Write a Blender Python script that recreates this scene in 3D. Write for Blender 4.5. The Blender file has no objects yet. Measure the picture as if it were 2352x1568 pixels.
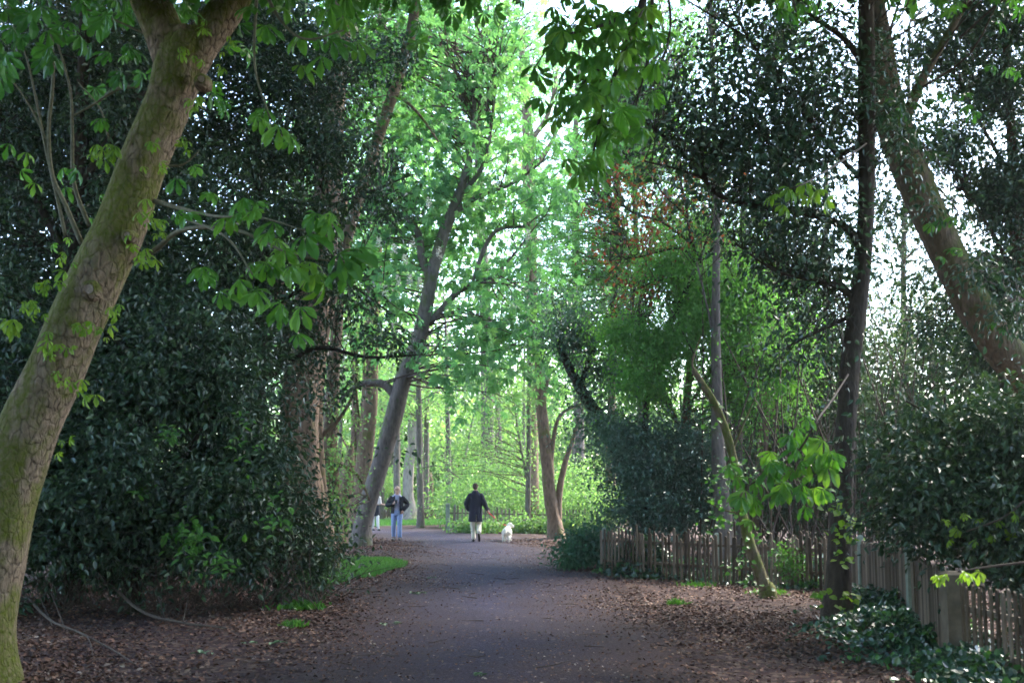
import bpy, bmesh, math, random
import numpy as np
from mathutils import Vector, Matrix, noise as mnoise

rng = np.random.default_rng(11)
random.seed(11)
sc = bpy.context.scene
COL = sc.collection

# ------------------------------------------------------------------ camera, sky, sun, exposure
PXW, PXH, F, CX, CY, CAMH = 2352, 1568, 2756.0, 1176.0, 784.0, 1.7
PITCH = math.atan((1118 - CY) / F)
cam = bpy.data.cameras.new('camera')
cam.sensor_width = 36.0
cam.lens = 36.0 * F / PXW
cam.clip_start = 0.1
cam.clip_end = 2000
cam.dof.use_dof = True
cam.dof.focus_distance = 26.0
cam.dof.aperture_fstop = 5.6
camo = bpy.data.objects.new('camera', cam)
COL.objects.link(camo)
camo.location = (0, 0, CAMH)
camo.rotation_euler = (math.pi / 2 + PITCH, 0, 0)
sc.camera = camo

world = bpy.data.worlds.new('World')
sc.world = world
world.use_nodes = True
wn = world.node_tree.nodes
bg = wn['Background']
sky = wn.new('ShaderNodeTexSky')
sky.sky_type = 'NISHITA'
sky.sun_disc = False
SUN_EL, SUN_AZ = math.radians(46), math.radians(46)      # azimuth clockwise from +Y (view direction)
sky.sun_elevation = SUN_EL
sky.sun_rotation = SUN_AZ
sky.air_density = 1.0
sky.dust_density = 1.0
sky.ozone_density = 1.5
world.node_tree.links.new(sky.outputs[0], bg.inputs[0])
bg.inputs[1].default_value = 0.15

sun = bpy.data.lights.new('sun', 'SUN')
sun.energy = 3.0
sun.angle = math.radians(26)
sun.color = (1.0, 0.93, 0.82)
suno = bpy.data.objects.new('sun', sun)
COL.objects.link(suno)
sdir = Vector((math.sin(SUN_AZ) * math.cos(SUN_EL), math.cos(SUN_AZ) * math.cos(SUN_EL), math.sin(SUN_EL)))
suno.rotation_euler = sdir.to_track_quat('Z', 'Y').to_euler()
suno.location = (30, 20, 40)

vs = sc.view_settings
vs.view_transform = 'Standard'
vs.look = 'None'
vs.gamma = 1
vs.exposure = 3.1
cy = sc.cycles
cy.max_bounces = 7
cy.diffuse_bounces = 4
cy.glossy_bounces = 2
cy.transmission_bounces = 5
cy.transparent_max_bounces = 6
cy.use_denoising = True
cy.filter_width = 1.7

# ------------------------------------------------------------------ pixel <-> place helpers
cP, sP = math.cos(PITCH), math.sin(PITCH)

def P(px, py, d):
    """point seen at picture position (px,py) that stands d metres ahead"""
    u, v = (px - CX) / F, (CY - py) / F
    t = d / (cP - v * sP)
    return np.array([u * t, d, CAMH + t * (v * cP + sP)])

def GD(py):
    v = (CY - py) / F
    return -CAMH / (v * cP + sP) * (cP - v * sP)

def hz(x, y):
    return 0.035 * np.sin(x * 1.1 + 0.7) * np.sin(y * 0.63) + 0.02 * np.sin(x * 2.3 + y * 1.7) * np.cos(y * 1.1)

def G(px, py):
    d = GD(py)
    p = P(px, py, d)
    p[2] = float(hz(p[0], p[1]))
    return p

def M(px, d):           # picture length to metres at distance d
    return px / F * d

# ------------------------------------------------------------------ mesh collecting
class MB:
    def __init__(s):
        s.v, s.q, s.t, s.a, s.n = [], [], [], [], 0
    def add(s, v, q=None, t=None, var=0.5):
        v = np.asarray(v, float).reshape(-1, 3)
        s.v.append(v)
        a = np.full(len(v), var, float) if np.isscalar(var) else np.asarray(var, float)
        s.a.append(a)
        if q is not None and len(q): s.q.append(np.asarray(q, np.int64) + s.n)
        if t is not None and len(t): s.t.append(np.asarray(t, np.int64) + s.n)
        s.n += len(v)
    def build(s, name, mat, parent=None, smooth=True, origin=None):
        me = bpy.data.meshes.new(name)
        v = np.concatenate(s.v)
        if parent is not None and origin is None: origin = np.array(parent.matrix_basis.translation)
        if parent is not None:
            org = np.array(parent['_o']) if '_o' in parent else np.zeros(3)
            v = v - org
        elif origin is not None:
            v = v - origin
        q = np.concatenate(s.q) if s.q else np.zeros((0, 4), np.int64)
        t = np.concatenate(s.t) if s.t else np.zeros((0, 3), np.int64)
        me.vertices.add(len(v)); me.vertices.foreach_set('co', v.astype(np.float32).ravel())
        nl = q.size + t.size
        me.loops.add(nl)
        me.loops.foreach_set('vertex_index', np.concatenate([q.ravel(), t.ravel()]).astype(np.int32))
        npoly = len(q) + len(t)
        me.polygons.add(npoly)
        ls = np.concatenate([np.arange(len(q)) * 4, q.size + np.arange(len(t)) * 3]).astype(np.int32)
        me.polygons.foreach_set('loop_start', ls)
        me.polygons.foreach_set('use_smooth', np.full(npoly, smooth))
        at = me.attributes.new('var', 'FLOAT', 'POINT')
        at.data.foreach_set('value', np.concatenate(s.a).astype(np.float32))
        me.update(calc_edges=True)
        me.materials.append(mat)
        o = bpy.data.objects.new(name, me)
        COL.objects.link(o)
        if parent is not None:
            o.parent = parent
        elif origin is not None:
            o.location = origin
        return o

def tag(o, label=None, cat=None, group=None, kind=None):
    if label: o['label'] = label
    if cat: o['category'] = cat
    if group: o['group'] = group
    if kind: o['kind'] = kind
    return o

def empty(name, loc, label=None, cat=None, group=None):
    o = bpy.data.objects.new(name, None)
    COL.objects.link(o)
    o.location = [float(c) for c in loc]
    o['_o'] = [float(c) for c in loc]
    o.empty_display_size = 0.3
    return tag(o, label, cat, group)

# ------------------------------------------------------------------ materials
def newmat(name):
    m = bpy.data.materials.new(name)
    m.use_nodes = True
    nt = m.node_tree
    return m, nt, nt.nodes['Principled BSDF'], nt.nodes['Material Output']

def ramp(nt, fac, stops):
    r = nt.nodes.new('ShaderNodeValToRGB')
    el = r.color_ramp.elements
    while len(el) < len(stops): el.new(0.5)
    for e, (p, c) in zip(el, stops):
        e.position = p
        e.color = (*c, 1)
    nt.links.new(fac, r.inputs[0])
    return r.outputs[0]

def noise_tex(nt, scale, detail=4, rough=0.55, vec=None, dist=0.0):
    n = nt.nodes.new('ShaderNodeTexNoise')
    n.inputs['Scale'].default_value = scale
    n.inputs['Detail'].default_value = detail
    n.inputs['Roughness'].default_value = rough
    n.inputs['Distortion'].default_value = dist
    if vec is not None: nt.links.new(vec, n.inputs['Vector'])
    return n.outputs['Fac']

def objco(nt, scale=(1, 1, 1)):
    tc = nt.nodes.new('ShaderNodeTexCoord')
    mp = nt.nodes.new('ShaderNodeMapping')
    mp.inputs['Scale'].default_value = scale
    nt.links.new(tc.outputs['Object'], mp.inputs['Vector'])
    return mp.outputs[0]

def mixc(nt, fac, a, b, mode='MIX'):
    m = nt.nodes.new('ShaderNodeMix')
    m.data_type = 'RGBA'
    m.blend_type = mode
    for s, val in ((m.inputs[0], fac), (m.inputs[6], a), (m.inputs[7], b)):
        if hasattr(val, 'is_output'): nt.links.new(val, s)
        elif isinstance(val, (int, float)): s.default_value = val
        else: s.default_value = (*val, 1)
    return m.outputs[2]

def math_(nt, op, a, b=None, clamp=False):
    m = nt.nodes.new('ShaderNodeMath')
    m.operation = op
    m.use_clamp = clamp
    for s, val in ((m.inputs[0], a), (m.inputs[1], b)):
        if val is None: continue
        if hasattr(val, 'is_output'): nt.links.new(val, s)
        else: s.default_value = val
    return m.outputs[0]

def leafmat(name, stops, trans=0.35, rough=0.45, spec=0.5, tboost=1.6):
    m, nt, b, out = newmat(name)
    a = nt.nodes.new('ShaderNodeAttribute'); a.attribute_name = 'var'
    c = ramp(nt, a.outputs['Fac'], stops)
    nt.links.new(c, b.inputs['Base Color'])
    b.inputs['Roughness'].default_value = rough
    b.inputs['Specular IOR Level'].default_value = spec
    tr = nt.nodes.new('ShaderNodeBsdfTranslucent')
    tc = mixc(nt, 1.0, c, (tboost, tboost * 1.05, tboost * 0.55), 'MULTIPLY')
    nt.links.new(tc, tr.inputs['Color'])
    mx = nt.nodes.new('ShaderNodeMixShader')
    mx.inputs[0].default_value = trans
    nt.links.new(b.outputs[0], mx.inputs[1])
    nt.links.new(tr.outputs[0], mx.inputs[2])
    nt.links.new(mx.outputs[0], out.inputs['Surface'])
    return m

def barkmat(name, dark, light, moss=None, moss_amt=0.5, scale=1.0, bump=0.6, base_moss=0.0, sz=2.0, plates=0.0):
    m, nt, b, out = newmat(name)
    co = objco(nt, (scale * 6, scale * 6, scale * sz))
    n1 = noise_tex(nt, 2.2, 6, 0.65, co, 0.6)
    vo = nt.nodes.new('ShaderNodeTexVoronoi')
    vo.inputs['Scale'].default_value = 3.2
    nt.links.new(co, vo.inputs['Vector'])
    h = math_(nt, 'ADD', math_(nt, 'MULTIPLY', n1, 1.1), math_(nt, 'MULTIPLY', vo.outputs['Distance'], 0.3))
    if plates:
        pv_ = nt.nodes.new('ShaderNodeTexVoronoi'); pv_.feature = 'DISTANCE_TO_EDGE'; pv_.inputs['Scale'].default_value = 1.0
        wob = nt.nodes.new('ShaderNodeTexNoise'); wob.inputs['Scale'].default_value = 9; wob.inputs['Detail'].default_value = 4
        pc = objco(nt, (plates, plates, plates * .55)); nt.links.new(objco(nt), wob.inputs['Vector'])
        va = nt.nodes.new('ShaderNodeVectorMath'); va.operation = 'MULTIPLY_ADD'; va.inputs[1].default_value = (.9, .9, .9)
        nt.links.new(wob.outputs['Color'], va.inputs[0]); nt.links.new(pc, va.inputs[2]); nt.links.new(va.outputs[0], pv_.inputs['Vector'])
        ed = math_(nt, 'MULTIPLY', pv_.outputs['Distance'], 7.0, True)
        h = math_(nt, 'ADD', math_(nt, 'MULTIPLY', h, .8), math_(nt, 'MULTIPLY', ed, .22))
    c = ramp(nt, h, [(0.35, dark), (0.62, tuple((x + y) / 2 for x, y in zip(dark, light))), (0.95, light)])
    patch = noise_tex(nt, 1.1, 3, 0.5, objco(nt, (1, 1, 0.6)))
    c = mixc(nt, math_(nt, 'MULTIPLY', patch, 0.35), c, tuple(x * 0.55 for x in dark))
    if moss:
        mn = noise_tex(nt, 2.4, 5, 0.65, objco(nt, (1, 1, 0.7)))
        geo = nt.nodes.new('ShaderNodeNewGeometry')
        sx = nt.nodes.new('ShaderNodeSeparateXYZ'); nt.links.new(geo.outputs['Normal'], sx.inputs[0])
        up = math_(nt, 'MULTIPLY', sx.outputs['Z'], 0.22)
        fac = math_(nt, 'ADD', mn, up)
        fac = math_(nt, 'MULTIPLY', math_(nt, 'SUBTRACT', fac, 0.62 - 0.3 * moss_amt), 9.0, True)
        fine = noise_tex(nt, 22, 3, 0.6, objco(nt))
        fac = math_(nt, 'MULTIPLY', fac, math_(nt, 'MULTIPLY', fine, 1.5, True), True)
        c = mixc(nt, fac, c, moss)
    nt.links.new(c, b.inputs['Base Color'])
    b.inputs['Roughness'].default_value = 0.9
    b.inputs['Specular IOR Level'].default_value = 0.2
    bp = nt.nodes.new('ShaderNodeBump')
    bp.inputs['Strength'].default_value = bump
    bp.inputs['Distance'].default_value = 0.05
    nt.links.new(h, bp.inputs['Height'])
    nt.links.new(bp.outputs[0], b.inputs['Normal'])
    return m

def plainmat(name, col, rough=0.8, var=0.25, scale=20, spec=0.3, bump=0.2):
    m, nt, b, out = newmat(name)
    n = noise_tex(nt, scale, 4, 0.6, objco(nt))
    c = ramp(nt, n, [(0.3, tuple(x * (1 - var) for x in col)), (0.7, tuple(min(1, x * (1 + var)) for x in col))])
    nt.links.new(c, b.inputs['Base Color'])
    b.inputs['Roughness'].default_value = rough
    b.inputs['Specular IOR Level'].default_value = spec
    bp = nt.nodes.new('ShaderNodeBump'); bp.inputs['Strength'].default_value = bump
    bp.inputs['Distance'].default_value = 0.01
    nt.links.new(n, bp.inputs['Height']); nt.links.new(bp.outputs[0], b.inputs['Normal'])
    return m

def varmat(name, stops, rough=0.85, spec=0.25):
    m, nt, b, out = newmat(name)
    a = nt.nodes.new('ShaderNodeAttribute'); a.attribute_name = 'var'
    c = ramp(nt, a.outputs['Fac'], stops)
    n = noise_tex(nt, 40, 3, 0.6, objco(nt))
    c = mixc(nt, 0.5, c, mixc(nt, n, (0.25, 0.25, 0.25), (1.5, 1.5, 1.5)), 'MULTIPLY')
    nt.links.new(c, b.inputs['Base Color'])
    b.inputs['Roughness'].default_value = rough
    b.inputs['Specular IOR Level'].default_value = spec
    return m

ML = {
 'holly':   leafmat('holly_leaf', [(0, (.012, .030, .015)), (.6, (.028, .060, .026)), (1, (.07, .12, .04))], .16, .38, .45),
 'hollyR':  leafmat('holly_leaf_open', [(0, (.014, .036, .02)), (.6, (.03, .07, .034)), (1, (.07, .12, .045))], .2, .36, .5),
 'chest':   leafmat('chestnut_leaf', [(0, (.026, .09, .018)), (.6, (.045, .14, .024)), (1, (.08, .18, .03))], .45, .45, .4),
 'lit_chest':  leafmat('lit_chestnut_leaf', [(0, (.05, .15, .02)), (.6, (.08, .2, .03)), (1, (.13, .25, .035))], .45, .45, .4),  # lighter chestnut leaf copy, the lit look is put into its colour
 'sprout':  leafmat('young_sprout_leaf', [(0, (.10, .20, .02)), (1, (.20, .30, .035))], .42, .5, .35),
 'bright':  leafmat('sunlit_chestnut_leaf', [(0, (.04, .13, .055)), (.55, (.10, .24, .11)), (1, (.17, .31, .12))], .52, .5, .35, 1.8),  # brighter chestnut leaf copy, sunlight and sky reflection put into its colour
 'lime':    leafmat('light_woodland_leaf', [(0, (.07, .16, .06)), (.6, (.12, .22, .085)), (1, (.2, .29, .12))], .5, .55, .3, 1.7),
 'hawth':   leafmat('hawthorn_leaf', [(0, (.06, .17, .04)), (.6, (.10, .25, .06)), (1, (.15, .30, .07))], .52, .5, .35),
 'grey':    leafmat('grey_green_leaf', [(0, (.025, .05, .03)), (.6, (.05, .085, .05)), (1, (.09, .12, .06))], .3, .5, .35),
 'blue':    leafmat('blue_green_ivy_leaf', [(0, (.03, .075, .055)), (.6, (.055, .115, .085)), (1, (.10, .15, .11))], .25, .38, .55),
 'red':     leafmat('copper_leaf', [(0, (.13, .028, .022)), (.6, (.22, .06, .035)), (1, (.28, .13, .035))], .4, .5, .35),
 'ivy':     leafmat('ivy_leaf', [(0, (.012, .04, .022)), (.7, (.025, .075, .03)), (1, (.08, .19, .03))], .2, .3, .65),
 'weed':    leafmat('weed_leaf', [(0, (.03, .10, .02)), (1, (.08, .2, .03))], .4, .5, .35),
 'grassm':  leafmat('grass_blade', [(0, (.035, .11, .03)), (1, (.08, .19, .05))], .4, .5, .35),
 'nettle':  leafmat('nettle_leaf', [(0, (.02, .075, .045)), (1, (.05, .13, .07))], .3, .5, .4),
}
MB_T1 = barkmat('mossy_plated_bark', (.028, .017, .010), (.42, .29, .19), (.115, .125, .012), 0.70, 1.5, 1.0, sz=3.0, plates=15)
MB_DARK = barkmat('dark_bark', (.018, .014, .011), (.075, .055, .04), (.03, .045, .012), 0.15, 1.2, 0.6)
MB_BROWN = barkmat('brown_bark', (.05, .034, .024), (.30, .20, .14), (.08, .09, .02), 0.15, 0.8, 1.0, plates=6)
MB_WARM = barkmat('warm_bark', (.06, .04, .027), (.25, .17, .115), (.09, .1, .02), 0.2, 0.8, 0.8)
MB_GREY = barkmat('grey_bark', (.05, .04, .036), (.2, .165, .145), (.08, .1, .03), 0.2, 0.8, 0.6)
MB_PALE = barkmat('pale_smooth_bark', (.13, .105, .095), (.40, .33, .30), (.08, .1, .03), 0.1, 0.6, 0.4)
MB_LEAN = barkmat('leaning_brown_bark', (.028, .019, .013), (.18, .125, .08), (.06, .07, .012), 0.45, 1.0, 0.9)
MB_TWIG = plainmat('twig_bark', (.07, .05, .038), .9, .4, 30)
MB_SHOOT = plainmat('young_shoot_bark', (.14, .12, .07), .8, .3, 25)

# ------------------------------------------------------------------ geometry helpers
def catmull(pts, k):
    p = np.asarray(pts, float)
    if len(p) < 3:
        t = np.linspace(0, 1, k * (len(p) - 1) + 1)[:, None]
        return p[0] + (p[-1] - p[0]) * t
    e = np.vstack([2 * p[0] - p[1], p, 2 * p[-1] - p[-2]])
    out = []
    for i in range(len(p) - 1):
        a, b, c, d = e[i], e[i + 1], e[i + 2], e[i + 3]
        for t in np.linspace(0, 1, k, endpoint=False):
            out.append(0.5 * ((2 * b) + (c - a) * t + (2 * a - 5 * b + 4 * c - d) * t * t + (3 * b - a - 3 * c + d) * t ** 3))
    out.append(p[-1])
    return np.array(out)

def tube(mb, pts, rads, sides=12, k=6, bump=0.0, var=0.5, seed=0, caps=True, flat=False):
    pr = catmull(np.column_stack([np.asarray(pts, float), np.asarray(rads, float)]), k)
    c, r = pr[:, :3], np.maximum(pr[:, 3], 1e-4)
    n = len(c)
    tan = np.gradient(c, axis=0)
    tan /= np.linalg.norm(tan, axis=1)[:, None] + 1e-9
    ref = np.array([1.0, 0, 0]) if abs(tan[0][0]) < 0.8 else np.array([0, 1.0, 0])
    rg = np.random.default_rng(seed + 5)
    ph = rg.uniform(0, 6.28, 12)
    V = []
    u = ref - tan[0] * np.dot(ref, tan[0]); u /= np.linalg.norm(u)
    th = np.linspace(0, 2 * np.pi, sides, endpoint=False)
    L = np.concatenate([[0], np.cumsum(np.linalg.norm(np.diff(c, axis=0), axis=1))])
    for i in range(n):
        u = u - tan[i] * np.dot(u, tan[i]); u /= np.linalg.norm(u) + 1e-9
        w = np.cross(tan[i], u)
        rr = r[i]
        if bump:
            s = L[i]
            rr = rr * (1 + bump * (0.5 * np.sin(2 * th + ph[0] + s * 0.9) + 0.35 * np.sin(3 * th + ph[1] - s * 1.3) + 0.3 * np.sin(5 * th + ph[2] + s * 2.1)
                       + 0.35 * np.sin(s * 3.1 + ph[3]) * np.cos(th + ph[4]) + 0.2 * np.sin(9 * th + ph[5] + 1.2 * np.sin(s * 4 + ph[6]))
                       + 0.22 * np.sin(s * 7.7 + ph[7] + 2 * np.sin(th + ph[8]))))
        V.append(c[i] + np.outer(np.cos(th) * rr, u) + np.outer(np.sin(th) * rr, w))
    V = np.vstack(V)
    i0 = (np.arange(n - 1)[:, None] * sides + np.arange(sides)[None]).ravel()
    i1 = (np.arange(n - 1)[:, None] * sides + (np.arange(sides)[None] + 1) % sides).ravel()
    q = np.column_stack([i0, i1, i1 + sides, i0 + sides])
    t = None
    if caps:
        V = np.vstack([V, c[0], c[-1]])
        a = np.arange(sides)
        t = np.vstack([np.column_stack([np.full(sides, n * sides), (a + 1) % sides, a]),
                       np.column_stack([np.full(sides, n * sides + 1), (n - 1) * sides + a, (n - 1) * sides + (a + 1) % sides])])
    mb.add(V, q, t, var)
    return c

def norm(a): return a / (np.linalg.norm(a, axis=-1, keepdims=True) + 1e-9)

# leaf templates: y along the leaf, x across, z up; unit length
def T_leaf(w=0.24, fold=0.10, droop=0.12):
    v = np.array([[0, 0, 0], [-w, .3, fold], [-w * .9, .62, fold - droop * .4], [0, 1, -droop], [w * .9, .62, fold - droop * .4], [w, .3, fold]])
    return v, np.array([[0, 3, 2, 1], [0, 5, 4, 3]]), None

def T_kite(w=0.28, fold=0.08):
    v = np.array([[0, 0, 0], [-w, .5, fold], [0, 1, -.08], [w, .5, fold]])
    return v, None, np.array([[0, 2, 1], [0, 3, 2]])

def T_palm(nl=7, near=False, droop=0.5):
    """horse-chestnut leaf: leaflets spread from one point"""
    V, Q, T = [], [], []
    n = 0
    ang = np.linspace(-105, 105, nl)
    for k, a in enumerate(ang):
        ar = math.radians(a)
        L = 0.5 * (1 - 0.42 * (abs(a) / 105) ** 1.4)
        w = L * 0.19
        f = 0.06 * L
        if near:
            cl = [(0, 0), (.35, -.02), (.70, -.10), (1, -.26)]
            rows = [(0, y * L, z * L * droop * 2) for y, z in cl]
            v = rows + [(-w * .38, .35 * L, rows[1][2] + f), (-w, .70 * L, rows[2][2] + f), (w * .38, .35 * L, rows[1][2] + f), (w, .70 * L, rows[2][2] + f),
                        (-w * .72, .88 * L, (rows[2][2] + rows[3][2]) / 2 + f * .5), (w * .72, .88 * L, (rows[2][2] + rows[3][2]) / 2 + f * .5)]
            Q += [[n + 1, n + 2, n + 5, n + 4], [n + 1, n + 6, n + 7, n + 2], [n + 2, n + 3, n + 8, n + 5], [n + 2, n + 7, n + 9, n + 3]]
            T += [[n, n + 1, n + 4], [n, n + 6, n + 1]]
        else:
            v = [(0, 0, 0), (-w, .62 * L, f - .08 * L * droop), (0, L, -.22 * L * droop), (w, .62 * L, f - .08 * L * droop)]
            T += [[n, n + 2, n + 1], [n, n + 3, n + 2]]
        v = np.array(v)
        tilt = math.radians((-28 + 14 * math.sin(k * 2.4)) * droop * 1.4)
        y, z = v[:, 1].copy(), v[:, 2].copy()
        v[:, 1] = y * math.cos(tilt) - z * math.sin(tilt)
        v[:, 2] = y * math.sin(tilt) + z * math.cos(tilt)
        x, y = v[:, 0].copy(), v[:, 1].copy()
        v[:, 0] = x * math.cos(ar) + y * math.sin(ar)
        v[:, 1] = -x * math.sin(ar) + y * math.cos(ar)
        V.append(v); n += len(v)
    return np.vstack(V), (np.array(Q) if Q else None), (np.array(T) if T else None)

TL = {'leaf': T_leaf(), 'broad': T_leaf(.32, .08, .15), 'kite': T_kite(), 'palm': T_palm(), 'palm5': T_palm(5), 'palmn': T_palm(7, True, .6), 'palmn5': T_palm(5, True, .75),
      'ivy': T_leaf(.42, .06, .1), 'thin': T_kite(.10, .03)}

def put(mb, tpl, pos, size, axis, nrm, var):
    v, q, t = TL[tpl] if isinstance(tpl, str) else tpl
    N, K = len(pos), len(v)
    y = norm(axis)
    z = norm(nrm - y * np.sum(nrm * y, 1, keepdims=True))
    x = np.cross(y, z)
    s = np.broadcast_to(np.asarray(size, float), (N,))
    Vv = (v[None, :, 0:1] * x[:, None] + v[None, :, 1:2] * y[:, None] + v[None, :, 2:3] * z[:, None]) * s[:, None, None] + pos[:, None]
    off = (np.arange(N) * K)[:, None, None]
    mb.add(Vv.reshape(-1, 3), (q[None] + off).reshape(-1, 4) if q is not None else None, (t[None] + off).reshape(-1, 3) if t is not None else None, np.repeat(var, K))

def rdir(n, r=None):
    return norm((r or rng).normal(size=(n, 3)))

def blob(px, py, d, rx, ry, rd, w=1.0):
    """crown lump: centre where it stands in the picture, radii in picture px across/up and metres in depth"""
    return (P(px, py, d), np.array([M(rx, d), rd, M(ry, d)]), w)

def crown(mb, blobs, n, leaf, tpl='leaf', clump=0.25, per=28, up=0.7, droop=0.3, hollow=0.45, zmin=0.15, gap=None, gf=.9, soft=False):
    """leaves in clumps spread through the lumps; returns the clump centres"""
    vol = np.array([b[1][0] * b[1][2] * b[1][1] ** 0.5 * b[2] for b in blobs]); vol /= vol.sum()
    C = []
    for b, f in zip(blobs, vol):
        nc = max(2, int(n * f / per))
        r = (hollow + (1 - hollow) * rng.random(nc)) ** 0.6
        r = np.where(rng.random(nc) < .3, r * (1 + .28 * np.abs(rng.normal(size=nc))), r)
        if soft: r = np.abs(rng.normal(0, .52, nc))
        c = b[0] + rdir(nc) * r[:, None] * b[1] * (1 + 0.12 * rng.normal(size=(nc, 1)))
        C.append(c)
    C = np.vstack(C)
    C = C[C[:, 2] > zmin]
    if gap is not None:
        C = C[np.array([mnoise.noise(Vector(q) * gf) + .45 * mnoise.noise(Vector(q) * gf * 2.7) > gap for q in C])]
    cnt = np.maximum(3, rng.poisson(per * rng.lognormal(0, .5, len(C)) * 0.88))
    idx = np.repeat(np.arange(len(C)), cnt)
    cs = clump * rng.uniform(.6, 1.35, len(C))
    pos = C[idx] + rng.normal(size=(len(idx), 3)) * cs[idx][:, None] * np.array([1, 1, .62])
    ok = pos[:, 2] > zmin * .6
    pos, idx = pos[ok], idx[ok]
    N = len(pos)
    ax = norm(pos - C[idx]) * 0.6 + rdir(N) * .7 + np.array([0, 0, -droop])
    nr = rdir(N) * (1 - up) + np.array([0, 0, up])
    cv = rng.random(len(C))
    var = np.clip(.5 * cv[idx] + .5 * rng.random(N) + rng.normal(0, .06, N), 0, 1)
    put(mb, tpl, pos, leaf * rng.uniform(.65, 1.3, N), ax, nr, var)
    return C

def twigs(mb, skel, C, frac=0.5, r0=0.012, r1=0.004, maxlen=4.0, wob=0.12):
    """thin branches from the nearest limb to leaf clumps"""
    skel = np.asarray(skel)
    sel = C[rng.random(len(C)) < frac]
    for c in sel:
        dd = np.linalg.norm((skel - c) * np.array([1, 1, 1.0]), axis=1) + 0.6 * np.maximum(0, skel[:, 2] - c[2] + .3)
        s = skel[rng.choice(np.argsort(dd)[:max(3, len(skel) // 14)])]
        L = np.linalg.norm(c - s)
        if L < 0.1: continue
        if L > maxlen: s = c + (s - c) * maxlen / L; L = maxlen
        m1 = s + (c - s) * .4 + rng.normal(size=3) * wob * L * .5 + np.array([0, 0, .06 * L])
        m2 = s + (c - s) * .75 + rng.normal(size=3) * wob * L * .5 + np.array([0, 0, .05 * L])
        e = c + (c - s) / L * .15
        rr = r0 * min(1.6, .5 + L * .35)
        tube(mb, [s, m1, m2, e], [rr, rr * .75, rr * .5, r1], 4, 3, caps=False)

def path_pts(spec, d0, dd=None):
    """spec rows (px,py,width_px[,extra depth])"""
    pts, rad = [], []
    for row in spec:
        d = d0 + (row[3] if len(row) > 3 else 0)
        pts.append(P(row[0], row[1], d)); rad.append(M(row[2], d) / 2)
    return pts, rad

def tree(name, label, cat, base, trunk, limbs=(), bark=None, blobs=(), n=0, leaf=.1, mat='lime', tpl='leaf', group=None, d=None, tw=0.3, sides=16, bump=.06, twr=.012, flare=1.25, skel_extra=None, k=6, twmax=4.0, **kw):
    b = G(*base)
    d0 = b[1] if d is None else d
    if d is not None:
        b = P(base[0], 1118, d0); b[2] = float(hz(b[0], b[1]))
    root = empty(name, b, label, cat, group)
    mb = MB()
    pts, rad = path_pts(trunk, d0)
    pts = [b - np.array([0, 0, .15])] + [b + np.array([0, 0, .12])] + pts
    rad = [rad[0] * flare * 1.15, rad[0] * flare] + rad
    sk = [tube(mb, pts, rad, sides, k, bump, seed=len(name) * 7 + int(base[0]) % 97)]
    for i, l in enumerate(limbs):
        lp, lr = path_pts(l, d0)
        sk.append(tube(mb, lp, lr, max(6, sides // 2), 5, bump, seed=i + int(base[0]) % 53))
    mb.build('trunk', bark, root)
    sk = np.vstack(sk)
    root['_n'] = len(sk)
    if blobs:
        cb = MB()
        C = crown(cb, blobs, n, leaf, tpl, **kw)
        cb.build('crown', ML[mat], root, smooth=False)
        if tw > 0:
            tb = MB()
            s2 = sk[sk[:, 2] > max(.5, np.percentile(sk[:, 2], 25))]
            twigs(tb, s2 if len(s2) else sk, C, tw, twr, twr * .35, twmax)
            if tb.n: tb.build('branches', bark if bark in (MB_DARK,) else MB_TWIG, root)
    return root, sk

def leaves_at(mb, items, d, tpl='palmn', face=0.35, dd=0.5):
    """single big compound leaves at chosen places: (px,py,width_px)"""
    pos = np.array([P(x, y, d + rng.uniform(-dd, dd)) for x, y, w in items])
    N = len(pos)
    size = np.array([M(w, d) for x, y, w in items])
    ax = rng.normal(size=(N, 3)) * np.array([1, .6, .25]) + np.array([0, -.35, -.35])
    nr = rdir(N) * .35 + np.array([0, -face, .75])
    put(mb, tpl, pos, size, ax, nr, rng.random(N))
    return pos

# ================================================================== GROUND
def graded(a, lo, hi, far):
    core = np.arange(lo, hi + 1e-6, a)
    out, s = [core], a
    l, r, x = [], [], 0
    p, q = lo, hi
    while p > -far or q < far:
        s *= 1.35
        p -= s; q += s
        if p > -far * 1.3: l.append(p)
        if q < far * 1.3: r.append(q)
    return np.concatenate([l[::-1], core, r])

gx = graded(.35, -12, 12, 400)
gy = graded(.35, 2, 60, 500)
GX, GY = np.meshgrid(gx, gy)
GZ = hz(GX, GY)
far = np.hypot(GX, GY) > 90
GZ[far] = 0
nx, ny = len(gx), len(gy)
ii = (np.arange(ny - 1)[:, None] * nx + np.arange(nx - 1)[None]).ravel()
gm = MB()
gm.add(np.column_stack([GX.ravel(), GY.ravel(), GZ.ravel()]), np.column_stack([ii, ii + 1, ii + nx + 1, ii + nx]))
m, nt, b, out = newmat('leaf_litter_soil')
geo = nt.nodes.new('ShaderNodeNewGeometry')
pos = geo.outputs['Position']
n1 = noise_tex(nt, 14, 6, .7, pos)
n2 = noise_tex(nt, .6, 4, .6, pos)
vo = nt.nodes.new('ShaderNodeTexVoronoi'); vo.inputs['Scale'].default_value = 16
nt.links.new(pos, vo.inputs['Vector'])
c = ramp(nt, n1, [(.3, (.020, .011, .010)), (.5, (.046, .025, .022)), (.72, (.09, .052, .042))])
c = mixc(nt, math_(nt, 'MULTIPLY', n2, .7), c, (.030, .019, .024))
sc_ = nt.nodes.new('ShaderNodeSeparateColor'); nt.links.new(vo.outputs['Color'], sc_.inputs[0])
fl = math_(nt, 'GREATER_THAN', sc_.outputs[0], .8)
c = mixc(nt, math_(nt, 'MULTIPLY', fl, .5), c, (.16, .11, .08))
nt.links.new(c, b.inputs['Base Color']); b.inputs['Roughness'].default_value = .92
b.inputs['Specular IOR Level'].default_value = .12
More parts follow.
